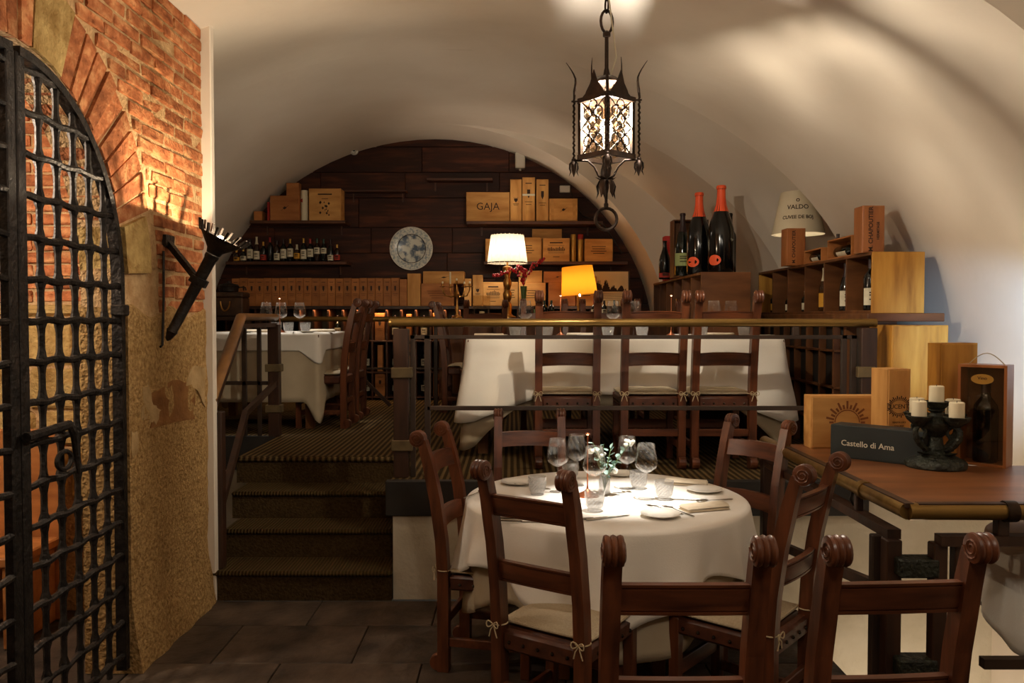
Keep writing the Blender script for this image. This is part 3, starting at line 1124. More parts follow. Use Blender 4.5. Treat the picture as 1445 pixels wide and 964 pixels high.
xl_, zt_ = gp(553, 455.5)
xr_, _ = gp(1236, 455.5)
MB().tube([(xl_, 0, zt_), (xr_, 0, zt_)], 0.0245, 14).build('top_tube', 'brass_tube', gr_, smooth=True)
MB().lathe([(0.001, 0), (0.02, 0.002), (0.026, 0.012), (0.026, 0.02), (0.02, 0.024)], 12, T(xl_ - 0.02, 0, zt_) @ RY(90)).build('end_cap', 'brass_tube', gr_, smooth=True)
x0, _ = gp(556, 500)
x1, _ = gp(577, 500)
nw = mbx(gr_, 'newel_post', (x0, -0.04, 0), (x1, 0.04, zt_ - 0.035), 'rail_wood')
for (ya, yb) in ((620, 635), (518, 533)):
    _, za = gp(560, yb)
    _, zb = gp(560, ya)
    xa, _ = gp(553, 500)
    xb, _ = gp(583, 500)
    mbx(gr_, 'joint_block', (xa, -0.05, za), (xb, 0.05, zb), 'joint_block')
for (pa, pb, yb) in ((579, 586, 672), (599, 607, 679)):
    xa, _ = gp(pa, 500)
    xb, _ = gp(pb, 500)
    _, zt2 = gp(pa, 473)
    mbx(gr_, 'frame_post', (xa, -0.014, 0), (xb, 0.014, zt2), 'rail_iron', 0.002)
for (pa, pb) in ((1187, 1194), (1200, 1208)):
    xa, _ = gp(pa, 500)
    xb, _ = gp(pb, 500)
    _, zt2 = gp(pa, 473)
    mbx(gr_, 'frame_post', (xa, -0.014, 0), (xb, 0.014, zt2), 'rail_iron', 0.002)
xa, _ = gp(579, 476)
xb, _ = gp(1208, 476)
_, za = gp(700, 478.5)
_, zb = gp(700, 473)
mbx(gr_, 'upper_bar', (xa, -0.014, za), (xb, 0.014, zb), 'rail_iron', 0.002)
xa, _ = gp(603, 576)
xb, _ = gp(1190, 576)
_, za = gp(700, 579)
_, zb = gp(700, 573)
mbx(gr_, 'lower_bar', (xa, -0.014, za), (xb, 0.014, zb), 'rail_iron', 0.002)
for px in (1122, 760):
    xa, _ = gp(px - 4, 470)
    xb, _ = gp(px + 5, 470)
    _, za = gp(px, 474)
    mbx(gr_, 'spacer', (xa, -0.012, za), (xb, 0.012, zt_ - 0.018), 'rail_iron', 0.002)
xa, _ = gp(1212, 500)
xb, _ = gp(1234, 500)
mbx(gr_, 'newel_post', (xa, -0.04, 0.0 + 0.25), (xb, 0.04, zt_ - 0.03), 'rail_wood')
xa, za = gp(1206, 532)
xb, zb = gp(1231, 517)
mbx(gr_, 'joint_block', (xa, -0.05, za), (xb, 0.046, zb), 'joint_block')

# stair handrail on the left
hr = thing('stair_handrail', 'wooden handrail with slanting rail and dark posts beside the carpeted stairs', 'railing', (-1.70, 4.66, RISE))
hx, hy, hz = -1.70, 4.66, RISE
mbx(hr, 'newel_post', (-0.032, -0.035, 0.0), (0.045, 0.035, 0.905), 'rail_wood', 0.005)
pA = Vector((-0.012, -0.05, 0.97))
pB = Vector((-0.105, 0.77, 1.447))
MB().tube([pA, pB], 0.036, 10, flat=(0.8, 1.0)).build('hand_rail', 'hand_wood', hr, smooth=True)
MB().bar(pA + Vector((0, .02, -.055)), pB + Vector((0, 0, -.055)), 0.034, 0.055).build('rail_board', 'rail_wood', hr)
MB().bar((0.02, 0.0, 0.34), (-0.09, 0.80, 0.80), 0.034, 0.055).build('lower_rail', 'rail_wood', hr)
MB().bar((-0.09, 0.78, 0.80), (-0.16, 1.74, 0.93), 0.034, 0.04).build('level_rail', 'rail_wood', hr)
pC = Vector((-0.16, 1.74, 1.447))
MB().tube([pB, pC], 0.034, 10, flat=(0.8, 1.0)).build('hand_rail', 'hand_wood', hr, smooth=True)
MB().bar(pB + Vector((0, 0, -.06)), pC + Vector((0, 0, -.06)), 0.03, 0.03).build('rail_board', 'rail_wood', hr)
mbx(hr, 'post', (-0.21, 1.70, PZ - RISE - 0.0), (-0.125, 1.78, 1.39), 'rail_wood', 0.004)
mbx(hr, 'post', (-0.30, 1.72, PZ - RISE), (-0.27, 1.75, 1.40), 'rail_iron', 0.003)
mbx(hr, 'post', (-0.42, 1.72, PZ - RISE), (-0.385, 1.75, 1.40), 'rail_iron', 0.003)
mbx(hr, 'joint_block', (-0.23, 1.69, 1.02), (-0.105, 1.77, 1.08), 'joint_block')
mbx(hr, 'joint_block', (-0.23, 1.69, 0.70), (-0.105, 1.77, 0.76), 'joint_block')
MB().bar((-1.5, 1.735, 0.93), (-0.20, 1.735, 0.93), 0.03, 0.03).build('level_rail', 'rail_iron', hr)

# rail in front of the wine rack at the back
br = thing('back_rail', 'brass tubed rail standing before the wine rack at the back wall', 'railing', (-1.3, 8.55, PZ))
MB().tube([(-1.2, 0, 0.92), (0.62, 0, 0.92)], 0.028, 10).build('top_tube', 'brass_tube', br, smooth=True)
MB().tube([(-1.2, 0, 0.40), (0.62, 0, 0.40)], 0.012, 8).build('lower_bar', 'rail_iron', br, smooth=True)
for x in (-1.2, -0.35, 0.50):
    mbx(br, 'post', (x - .02, -.02, 0), (x + .02, .02, 0.90), 'rail_iron', 0.003)
MB().bar((-0.33, 0.0, 0.36), (0.02, 0.0, 0.01), 0.03, 0.035).build('brace', 'rail_wood', br)

# ---- counter on the right: a railing round the stairwell carrying a wooden top
CZ = 0.97
cr = thing('counter_rail', 'dark railing with brass tube edge carrying the wooden counter top', 'railing', (1.37, 2.80, 0))
def cpost(name, x, y, z0, z1, w=0.05, m='rail_wood'):
    return mbx(cr, name, (x - w / 2, y - w / 2, z0), (x + w / 2, y + w / 2, z1), m, 0.004)
TZ = CZ - 0.028
MB().tube([(0.0, 0.0, TZ), (0.0, 1.60, TZ)], 0.030, 14).build('side_tube', 'brass_tube', cr, smooth=True)
MB().tube([(0.0, 0.0, TZ), (1.25, 0.0, TZ)], 0.030, 14).build('front_tube', 'brass_tube', cr, smooth=True)
for y in (0.35, 1.25):
    MB().tube([(0.0, y - 0.02, TZ), (0.0, y + 0.02, TZ)], 0.036, 14).build('sleeve', 'brass_tube', cr, smooth=True)
MB().tube([(0.33, 0.0, TZ), (0.37, 0.0, TZ)], 0.037, 14).build('sleeve', 'lantern_iron', cr, smooth=True)
p = at_y(1272, 800, 2.85)
cpost('post', -0.01, 0.10, 0.0, 0.82, 0.055)
cpost('post', -0.04, 0.16, 0.0, 0.82, 0.035, 'rail_iron')
MB().bar((0.0, 0.10, 0.835), (0.0, 1.62, 0.835), 0.05, 0.035).build('side_bar', 'rail_wood', cr)
MB().bar((0.12, 0.03, 0.835), (1.25, 0.03, 0.835), 0.05, 0.035).build('front_bar', 'rail_wood', cr)
MB().bar((0.28, 0.03, 0.40), (1.25, 0.03, 0.40), 0.035, 0.035).build('front_bar', 'rail_iron', cr)
cpost('post', 0.13, 0.05, 0.0, 0.82, 0.05)
cpost('post', 0.205, 0.05, 0.0, 0.82, 0.045)
cpost('post', 0.0, 1.55, 0.0, 0.93, 0.06)
for y in (0.40, 1.0):
    cpost('spacer', 0.0, y, 0.85, 0.93, 0.03)
cpost('spacer', 0.34, 0.03, 0.85, 0.93, 0.04)
for zz in (0.700, 0.345):
    mbx(cr, 'joint_block', (-0.012, 0.02, zz), (0.125, 0.10, zz + 0.065), 'bronze_black', 0.006)
hk = MB()
hk.tube([(0.0, 0.45, TZ - .02), (-0.012, 0.45, TZ - 0.06), (0.0, 0.45, TZ - 0.08), (0.022, 0.45, TZ - 0.075), (0.025, 0.45, TZ - 0.06)], 0.006, 6)
hk.build('hook', 'iron', cr, smooth=True)
MB().bar((0.0, 0.12, 0.62), (0.0, 1.55, 0.42), 0.03, 0.04).build('slanting_bar', 'rail_wood', cr)

ct = thing('counter_board', 'brown wooden counter top above the stairwell railing', 'counter', (1.37, 2.80, CZ - 0.03))
c_ = MB()
c_.prism([(0.012, 0.012), (1.25, 0.012), (1.25, 0.72), (0.62, 0.72), (0.40, 1.32), (0.012, 1.32)], 0.03, Matrix(((1, 0, 0, 0), (0, 0, 1, 0), (0, 1, 0, 0), (0, 0, 0, 1))))
c_.build('board', 'counter_wood', ct)
e_ = MB()
e_.bar((0.03, 0.0, 0.024), (1.25, 0.0, 0.024), 0.03, 0.016)
e_.bar((0.0, -0.01, 0.024), (0.0, 1.32, 0.024), 0.03, 0.016)
e_.build('edge_strip', 'rail_wood', ct)

# draped stand below the counter
ds = thing('draped_stand', 'round stand under a white cloth below the counter', 'table', (2.25, 3.18, 0))
MB().lathe([(0.20, 0.0), (0.20, 0.02), (0.03, 0.05), (0.03, 0.70), (0.30, 0.71), (0.30, 0.74)], 20).build('pedestal', 'rail_wood', ds, smooth=True)


# ================================================================== CLOTHS
def perim_round(cx, cy, r, n=144):
    return [(cx + r * math.cos(2 * PI * i / n), cy + r * math.sin(2 * PI * i / n), math.cos(2 * PI * i / n), math.sin(2 * PI * i / n), i / n) for i in range(n)]


def perim_rect(x0, x1, y0, y1, rad, per=0.03):
    pts = []
    segs = [((x1 - rad, y0), (x1, y0 + rad), -90), ((x1, y1 - rad), (x1 - rad, y1), 0), ((x0 + rad, y1), (x0, y1 - rad), 90), ((x0, y0 + rad), (x0 + rad, y0), 180)]
    corners_ = [(x1 - rad, y0 + rad, -90), (x1 - rad, y1 - rad, 0), (x0 + rad, y1 - rad, 90), (x0 + rad, y0 + rad, 180)]
    res = []
    for i, (cx, cy, a0) in enumerate(corners_):
        for q in range(9):
            a = math.radians(a0 + 90 * q / 8)
            res.append((cx + rad * math.cos(a), cy + rad * math.sin(a), math.cos(a), math.sin(a)))
        nx_, ny_, _ = corners_[(i + 1) % 4]
        a = math.radians(a0 + 90)
        p = (cx + rad * math.cos(a), cy + rad * math.sin(a))
        q_ = (nx_ + rad * math.cos(a), ny_ + rad * math.sin(a))
        L = math.hypot(q_[0] - p[0], q_[1] - p[1])
        m = max(2, int(L / per))
        for k in range(1, m):
            t = k / m
            res.append((p[0] + (q_[0] - p[0]) * t, p[1] + (q_[1] - p[1]) * t, math.cos(a), math.sin(a)))
    n = len(res)
    return [(r[0], r[1], r[2], r[3], i / n) for i, r in enumerate(res)]


def drape(per, ztop, drop, fold, flare=0.05, th=0.004, edge=0.016, m=12, out=0.0):
    """drop(x,y,u) -> hang length, fold(u,t) -> outward wave"""
    cx = sum(p[0] for p in per) / len(per)
    cy = sum(p[1] for p in per) / len(per)
    rows = []
    for k in range(7):
        t = 0.02 + 0.98 * k / 6
        rows.append([(cx + (x - nx * edge - cx) * t, cy + (y - ny * edge - cy) * t, ztop + th) for x, y, nx, ny, u in per])
    for k in range(1, 4):
        a = PI / 2 * k / 3
        e = edge + out
        rows.append([(x - nx * edge + nx * e * math.sin(a), y - ny * edge + ny * e * math.sin(a), ztop + th - edge * (1 - math.cos(a))) for x, y, nx, ny, u in per])
    for k in range(1, m + 1):
        t = k / m
        rr = []
        for x, y, nx, ny, u in per:
            d = drop(x, y, u)
            o = out + flare * t * d + fold(u, t) * min(1.0, t * 1.4)
            rr.append((x + nx * o, y + ny * o, ztop + th - edge - d * t))
        rows.append(rr)
    b = MB()
    b.grid(rows, close=True)
    return b


def build_cloth(b, name, material, label, cat, group=None, loc=(0, 0, 0)):
    b.v = [(x - loc[0], y - loc[1], z_ - loc[2]) for x, y, z_ in b.v]
    o = b.build(name, material, None, smooth='all')
    o.location = loc
    so = o.modifiers.new('hem_thickness', 'SOLIDIFY')
    so.thickness = 0.002
    so.offset = 0
    o['label'] = label
    o['category'] = cat
    if group:
        o['group'] = group
    return o


def sq(u, ph, lo, hi, sharp=3.0):
    """hang of a square cloth: lo in the middle of a side, hi at a corner"""
    c = abs(math.cos(2 * PI * (u - ph) * 2))
    return lo + (hi - lo) * c ** sharp


TX, TY_, TR, TZ_ = 0.440, 3.82, 0.640, 0.760
tbl = thing('round_table', 'round dining table laid for five under white cloth', 'table', (TX, TY_, 0))
MB().lathe([(0.60, TZ_ - 0.035), (TR - 0.005, TZ_ - 0.03), (TR - 0.002, TZ_ - 0.012), (TR - 0.01, TZ_)], 48).build('table_top', 'walnut_side', tbl, smooth=True)
for a in (45, 135, 225, 315):
    x, y = 0.30 * math.cos(math.radians(a)), 0.30 * math.sin(math.radians(a))
    mbx(tbl, 'leg', (x - .03, y - .03, 0), (x + .03, y + .03, TZ_ - 0.034), 'walnut')
pr = perim_round(TX, TY_, TR)
build_cloth(drape(pr, TZ_ + 0.001, lambda x, y, u: sq(u, 0.76, 0.33, 0.50, 2.0), lambda u, t: (0.010 + 0.014 * t) * math.sin(u * 2 * PI * 14) + 0.012 * math.sin(u * 2 * PI * 5 + 2) - 0.004), 'tablecloth', 'linen_under',
            'long beige under cloth hanging below the white cloth of the round table', 'tablecloth', loc=(TX, TY_, TZ_))
build_cloth(drape(pr, TZ_ + 0.006, lambda x, y, u: sq(u, 0.725, 0.19, 0.37, 1.6), lambda u, t: (0.014 + 0.018 * t) * math.sin(u * 2 * PI * 14) + 0.012 * math.sin(u * 2 * PI * 5 + 2), out=0.018, flare=0.15), 'tablecloth', 'linen_top',
            'bright white top cloth spread over the round table', 'tablecloth', loc=(TX, TY_, TZ_))
TT = TZ_ + 0.011      # cloth surface

# long table on the platform
FZ = PZ + 0.785
FX0, FX1, FY0, FY1 = -0.30, 1.84, 5.50, 6.40
ft = thing('long_table', 'long dining table on the platform behind the guard rail', 'table', ((FX0 + FX1) / 2, (FY0 + FY1) / 2, PZ))
hx_, hy_ = (FX1 - FX0) / 2, (FY1 - FY0) / 2
mbx(ft, 'table_top', (-hx_, -hy_, FZ - PZ - 0.04), (hx_, hy_, FZ - PZ), 'walnut_side', 0.006)
for sx in (-1, 1):
    for sy in (-1, 1):
        mbx(ft, 'leg', (sx * (hx_ - .10) - .035, sy * (hy_ - .10) - .035, 0), (sx * (hx_ - .10) + .035, sy * (hy_ - .10) + .035, FZ - PZ - 0.039), 'walnut')
pf_ = perim_rect(FX0, FX1, FY0, FY1, 0.05)


def far_drop(lo, hi, w):
    def f(x, y, u):
        d = min(math.hypot(x - cx_, y - cy_) for cx_ in (FX0, FX1) for cy_ in (FY0, FY1))
        t = max(0.0, 1 - d / w)
        return lo + (hi - lo) * t ** 1.3
    return f


build_cloth(drape(pf_, FZ + 0.001, far_drop(0.44, 0.76, 0.36), lambda u, t: 0.014 * math.sin(u * 2 * PI * 19 + 1 + 2.2 * t) + 0.012 * math.sin(u * 2 * PI * 11 - 1.5 * t), flare=0.07), 'tablecloth', 'linen_under', 'dull under cloth with deep hanging corners on the long platform table', 'tablecloth', loc=(0.77, 5.95, FZ))
build_cloth(drape(pf_, FZ + 0.006, far_drop(0.36, 0.56, 0.60), lambda u, t: 0.020 * math.sin(u * 2 * PI * 19 + 1 + 2.2 * t) + 0.016 * math.sin(u * 2 * PI * 11 - 1.5 * t), out=0.014, flare=0.13), 'tablecloth', 'linen_top', 'white cloth over the long platform table with slanting corners', 'tablecloth', loc=(0.77, 5.95, FZ))
FT = FZ + 0.011

# corner table on the left of the platform
CTZ = PZ + 0.795
ct_ = thing('corner_table', 'square dining table on the platform left of the stairs', 'table', (-2.18, 7.30, PZ))
mbx(ct_, 'table_top', (-0.58, -0.55, CTZ - PZ - 0.04), (0.58, 0.55, CTZ - PZ), 'walnut_side', 0.006)
for sx in (-1, 1):
    for sy in (-1, 1):
        mbx(ct_, 'leg', (sx * .48 - .035, sy * .45 - .035, 0), (sx * .48 + .035, sy * .45 + .035, CTZ - PZ - .039), 'walnut')
pc_ = perim_rect(-2.76, -1.60, 6.75, 7.85, 0.04)


def cdrop(lo, hi, w):
    def f(x, y, u):
        d = min(math.hypot(x - cx_, y - cy_) for cx_ in (-2.76, -1.60) for cy_ in (6.75, 7.85))
        t = max(0.0, 1 - d / w)
        return lo + (hi - lo) * t
    return f


build_cloth(drape(pc_, CTZ + 0.001, cdrop(0.55, 0.76, 0.11), lambda u, t: 0.006 * math.sin(u * 2 * PI * 19), flare=0.04), 'tablecloth', 'linen_under', 'dull under cloth hanging nearly to the carpet on the corner table', 'tablecloth', loc=(-2.18, 7.30, CTZ))
build_cloth(drape(pc_, CTZ + 0.006, cdrop(0.13, 0.25, 0.16), lambda u, t: 0.004 * math.sin(u * 2 * PI * 15), out=0.010, flare=0.06), 'tablecloth', 'linen_top', 'short white top cloth on the corner table beside the stairs', 'tablecloth', loc=(-2.18, 7.30, CTZ))
CT = CTZ + 0.011

# cloth on the stand below the counter
build_cloth(drape(perim_round(2.25, 3.18, 0.34, 90), 0.742, lambda x, y, u: 0.34 + 0.05 * math.sin(u * 2 * PI * 4), lambda u, t: 0.012 * math.sin(u * 2 * PI * 11), flare=0.05), 'tablecloth', 'linen_top', 'white cloth hanging over the round stand below the counter', 'tablecloth', loc=(2.25, 3.18, 0.74))


# ================================================================== CHAIRS
CW = 0.1775                 # half distance between post centres


def post_center(z_):
    """centre line of the rear post, y as a function of z"""
    k = [(0.0, 0.0), (0.44, 0.0), (0.60, -0.010), (0.78, -0.035), (0.95, -0.072), (1.06, -0.102)]
    for (za, ya), (zb, yb) in zip(k[:-1], k[1:]):
        if z_ <= zb:
            return ya + (yb - ya) * (z_ - za) / (zb - za)
    return k[-1][1]


def make_chair(cushion=True, ties=True, studs=True):
    ch = thing('dining_chair', 'x', 'chair')
    for sx in (-1, 1):
        b = MB()
        zs = [0.0, 0.03, 0.10, 0.20, 0.44, 0.52, 0.60, 0.69, 0.78, 0.87, 0.95, 1.01, 1.055]
        rows = []
        hwid = 0.0225
        for z_ in zs:
            y = post_center(z_)
            d = 0.026 if z_ < 0.9 else 0.026 - 0.006 * (z_ - 0.9) / 0.15
            rows.append([(sx * CW - hwid, y - d, z_), (sx * CW + hwid, y - d, z_), (sx * CW + hwid, y + d, z_), (sx * CW - hwid, y + d, z_)])
        b.grid(rows, close=True)
        b.f.append((3, 2, 1, 0))
        n = (len(zs) - 1) * 4
        b.f.append((n, n + 1, n + 2, n + 3))
        # scrolled foot at the back
        b.lathe([(0.034, -0.0225), (0.038, -0.015), (0.038, 0.015), (0.034, 0.0225)], 14, T(sx * CW, -0.028, 0.040) @ RY(90))
        po = b.build('back_post', 'chair_wood', ch)
        v = MB()
        prof = []
        R0 = 0.037
        for (xx, rr) in ((-0.0245, R0 * .80), (-0.0225, R0 * .97), (-0.017, R0 * 1.03), (-0.010, R0 * .95), (-0.008, R0 * .88), (-0.006, R0 * .96), (0.0, R0 * 1.04), (0.006, R0 * .96), (0.008, R0 * .88), (0.010, R0 * .95), (0.017, R0 * 1.03), (0.0225, R0 * .97), (0.0245, R0 * .80)):
            prof.append((rr, xx))
        v.lathe(prof, 20, T(sx * CW, -0.122, 1.060) @ RY(90))
        for e in (-1, 1):
            pts = []
            for k in range(22):
                a = 0.6 * k
                r_ = 0.006 + 0.0225 * k / 21
                pts.append((sx * CW + e * 0.0245, -0.122 + r_ * math.cos(a), 1.060 + r_ * math.sin(a)))
            v.tube(pts, 0.0034, 5)
        v.build('volute', 'chair_wood', po, smooth=True)
        mbx(ch, 'front_leg', (sx * CW - .021, 0.36, 0.0), (sx * CW + .021, 0.402, 0.44), 'chair_wood', 0.003)
        mbx(ch, 'side_stretcher', (sx * CW - .011, 0.025, 0.115), (sx * CW + .011, 0.361, 0.155), 'chair_rail_wood', 0.003)
    xin = CW - 0.0215
    for nm, za, zb in (('top_rail', 0.888, 0.968), ('middle_rail', 0.635, 0.715)):
        b = MB()
        rows = []
        nx = 14
        for i in range(nx + 1):
            x = -xin + 2 * xin * i / nx
            t = 1 - (x / xin) ** 2
            rise = 0.006 * t
            ring = []
            bow = -0.018 * t
            hh = zb - za
            for (f, dy) in ((0, 0.011), (0.0, -0.013), (0.09, -0.013), (0.10, -0.009), (0.14, -0.009), (0.15, -0.0125), (0.85, -0.0125), (0.86, -0.009), (0.90, -0.009), (0.91, -0.013), (1.0, -0.013), (1.0, 0.011)):
                z_ = za + hh * f + rise
                ring.append((x, post_center(z_) + bow + dy, z_))
            rows.append(ring)
        b.grid(rows, close=True)
        n = len(rows[0])
        b.f.append(tuple(range(n))[::-1])
        b.f.append(tuple(nx * n + q for q in range(n)))
        b.build(nm, 'chair_rail_wood', ch, smooth=30)
    mbx(ch, 'back_stretcher', (-xin - .001, -.011, 0.20), (xin + .001, .011, 0.245), 'chair_rail_wood', 0.003)
    mbx(ch, 'front_stretcher', (-xin - .001, .370, 0.20), (xin + .001, .392, 0.26), 'chair_rail_wood', 0.003)
    mbx(ch, 'seat_frame', (-CW - 0.018, 0.027, 0.375), (CW + 0.018, 0.41, 0.445), 'chair_leather', 0.012, smooth=True)
    sb = mbx(ch, 'seat_apron', (-xin, -0.016, 0.370), (xin, 0.027, 0.445), 'chair_leather', 0.010, smooth=True)
    if studs:
        sm = MB()
        sm.sphere((0, 0, 0), 0.0075, 8, 4)
        first = None
        spots = [(x, -0.017, 0.405) for x in (-.125, -.0625, 0, .0625, .125)]
        for sx in (-1, 1):
            spots += [(sx * (CW + 0.019), y, 0.405) for y in (.08, .145, .21, .275, .34)]
        for s_ in spots:
            if first is None:
                first = sm.build('stud', 'stud_metal', ch, smooth=True)
                first.location = s_
            else:
                c = first.copy()
                COL.objects.link(c)
                c.parent = ch
                c.location = s_
    if cushion:
        b = MB()
        n = 12
        rows = []
        for side, zz in ((1, 0.0), (-1, 0.0)):
            pass
        gx, gy = 14, 14
        for face in (1, -1):
            rws = []
            for j in range(gy + 1):
                rw = []
                for i in range(gx + 1):
                    u, w = -1 + 2 * i / gx, -1 + 2 * j / gy
                    e = (max(0, 1 - abs(u) ** 6) * max(0, 1 - abs(w) ** 6)) ** 0.5
                    x = u * 0.193 * (1 - 0.03 * (w * w))
                    y = 0.225 + w * 0.192 * (1 - 0.03 * (u * u))
                    z_ = 0.462 + face * (0.004 + 0.014 * e) + 0.003 * math.sin(x * 30) * math.cos(y * 25) * e
                    rw.append((x, y, z_))
                rws.append(rw)
            b.grid(rws if face > 0 else [r[::-1] for r in rws])
        cu = b.build('seat_cushion', 'cushion', ch, smooth='all', fix=False)
        pp = []
        for k in range(4):
            for q in range(8):
                t = -1 + 2 * q / 8
                u, w = ((t, -1), (1, t), (-t, 1), (-1, -t))[k]
                pp.append((u * 0.193 * (1 - 0.03 * w * w), 0.225 + w * 0.192 * (1 - 0.03 * u * u), 0.462))
        MB().tube(pp, 0.0055, 6, closed=True).build('piping', 'cushion', cu, smooth=True)
        if ties:
            for sx in (-1, 1):
                b = MB()
                c = Vector((sx * CW, 0, 0.465))
                b.tube([c + Vector((0.029 * math.cos(a), 0.031 * math.sin(a), 0)) for a in [2 * PI * k / 16 for k in range(16)]], 0.0028, 5, closed=True)
                k0 = c + Vector((0.004 * sx, -0.034, 0))
                for e in (-1, 1):
                    b.tube([k0 + Vector((e * 0.026 * math.sin(t), -0.006 - 0.006 * math.sin(t), 0.012 * math.sin(2 * t) + 0.004)) for t in [PI * k / 8 for k in range(9)]], 0.0026, 5)
                    b.tube([k0, k0 + Vector((e * 0.010, -0.008, -0.018)), k0 + Vector((e * 0.018, -0.006, -0.045))], 0.0026, 5)
                b.build('cushion_tie', 'tie_cord', cu, smooth=True)
    return ch


proto = make_chair()
simple = make_chair(ties=False, studs=False)
used = {'p': False, 's': False}


def chair_posts(pl, pr_, z_, label, kind='p', group=None):
    """place a chair by the two places under its left and right rear posts (left/right as the sitter's back faces you: left post first when seen from behind)"""
    pl, pr_ = Vector(pl), Vector(pr_)
    d = pr_ - pl
    a = math.degrees(math.atan2(d.y, d.x))
    mid = (pl + pr_) / 2
    base = proto if kind == 'p' else simple
    if not used[kind]:
        used[kind] = True
        base.location = (mid.x, mid.y, z_)
        base.rotation_euler = (0, 0, math.radians(a))
        base['label'] = label
        if group:
            base['group'] = group
        return base
    return copy_tree(base, None, (mid.x, mid.y, z_), a, label, group)


def top_at(px, py):
    """ground place of a chair post whose scroll top shows at this pixel (lower floor)"""
    q = at_z(px, py, 1.095)
    return Vector((q.x, q.y))


def chair_by_tops(a, b, label, kind='p'):
    pa, pb = top_at(*a), top_at(*b)
    d = (pb - pa).normalized()
    fwd = Vector((-d.y, d.x))
    mid = (pa + pb) / 2 + fwd * 0.122
    return chair_posts(mid - d * CW, mid + d * CW, 0.0, label, kind)


# round table: listed with the sitter's left post first
chair_by_tops((625, 594), (588, 609), 'dark wooden chair beside the plaster wall at the round table, seat edge under cloth')
chair_by_tops((680, 650), (796, 664), 'dark wooden chair with full cushion showing, pushed to the round table beside the stairs')
chair_by_tops((1116, 594), (1031, 584), 'dark wooden chair at the round table against the dark platform ledge and counter end')
chair_by_tops((1137, 656), (1184, 639), 'dark wooden chair with tied cushion at the round table beside the counter railing')
bc = chair_posts((0.100 + CW, 4.495), (0.100 - CW, 4.495), 0.0, 'dark wooden chair between the round table and the platform wall', 's')
chair_by_tops((861, 757), (1083, 757), 'dark wooden chair with top rail in front of the round tablecloth, set apart from table', 'p')
chair_by_tops((1176, 757), (1390, 753), 'dark wooden chair in front of the counter railing, facing the stairwell', 'p')

# platform, near side of the long table
for px, lab in ((800.5, 'dark wooden chair tied with cord bows at the long table, nearest the stairs'),
                (921.0, 'dark wooden chair at the long table between two matching chairs'),
                (1020.5, 'dark wooden chair at the long table, nearest the wine cubby shelf')):
    c = at_y(px, 600, 5.02)
    chair_posts((c.x - CW, 5.02), (c.x + CW, 5.02), PZ, lab, 'p')
# far side of the long table, facing us
for px, lab in ((768, 'dark wooden chair on far side of long table before the white shaded lamp'),
                (852, 'dark wooden chair on far side of long table before the yellow shade'),
                (930, 'dark wooden chair on far side of long table before the magnum cabinet')):
    c = at_y(px, 450, 6.95)
    chair_posts((c.x + CW, 6.88), (c.x - CW, 6.88), PZ, lab, 's')
# end of the long table by the wine rack
chair_posts((-0.64, 8.36), (-0.66, 8.00), PZ, 'dark wooden chair standing sideways before the rail of the wine rack', 's')
chair_posts((-0.42, 7.50), (-0.09, 7.55), PZ, 'dark wooden chair turned to the wine rack behind the long table', 's')
# corner table
chair_posts((-1.42, 6.86), (-1.42, 6.86 + 2 * CW), PZ, 'dark wooden chair at the corner table close to the stair head', 's')
chair_posts((-1.42, 7.42), (-1.42, 7.42 + 2 * CW), PZ, 'dark wooden chair at the corner table close to the wine rack', 's')


# ================================================================== TABLEWARE
def glass_proto():
    g = thing('wine_glass', 'x', 'glass')
    b = MB()
    b.lathe([(0.001, 0.0), (0.038, 0.0), (0.039, 0.002), (0.010, 0.006), (0.0045, 0.012), (0.004, 0.115), (0.006, 0.122)], 20)
    b.build('stem', 'wine_crystal', g, smooth=True)
    b = MB()
    outer = [(0.006, 0.122), (0.022, 0.128), (0.046, 0.146), (0.0535, 0.162), (0.0525, 0.178), (0.046, 0.215), (0.0385, 0.258)]
    inner = [(0.0375, 0.258), (0.045, 0.215), (0.0512, 0.178), (0.0522, 0.163), (0.045, 0.148), (0.021, 0.131), (0.001, 0.127)]
    b.lathe(outer + inner, 28, cap=False)
    b.build('bowl', 'wine_crystal', g, smooth='all')
    return g


def tumbler_proto():
    g = thing('tumbler', 'x', 'glass')
    n, seg = 8, 28
    prof = [(0.033 + 0.011 * i / (n - 1), 0.012 + 0.062 * i / (n - 1)) for i in range(n)]

    def bump(i, j):
        return 0.0030 if (i + j) % 2 == 0 and 0 < i < n - 1 else -0.0012
    b = MB()
    b.lathe([(0.001, 0.0), (0.031, 0.0), (0.032, 0.010)], 36, cap=False)
    b.build('base', 'tumbler_glass', g)
    b = MB()
    b.lathe(prof, seg, cap=False, rfun=bump)
    b.lathe([(0.044, 0.074), (0.045, 0.088), (0.043, 0.088), (0.042, 0.074), (0.031, 0.016), (0.001, 0.012)], seg, cap=False)
    b.build('cut_wall', 'tumbler_glass', g)
    return g


def plate_proto(r=0.085):
    g = thing('side_plate', 'x', 'plate')
    b = MB()
    k = r / 0.085
    b.lathe([(0.001, 0.004), (0.048 * k, 0.004), (0.056 * k, 0.009), (0.084 * k, 0.014), (0.085 * k, 0.0165), (0.083 * k, 0.0165), (0.058 * k, 0.012), (0.05 * k, 0.0075), (0.001, 0.0075)], 36, cap=False)
    b.build('dish', 'ceramic', g, smooth=True)
    b = MB()
    b.lathe([(0.040 * k, 0.004), (0.040 * k, 0.0), (0.044 * k, 0.0), (0.044 * k, 0.004)], 36, cap=False)
    b.build('foot_ring', 'ceramic', g)
    return g


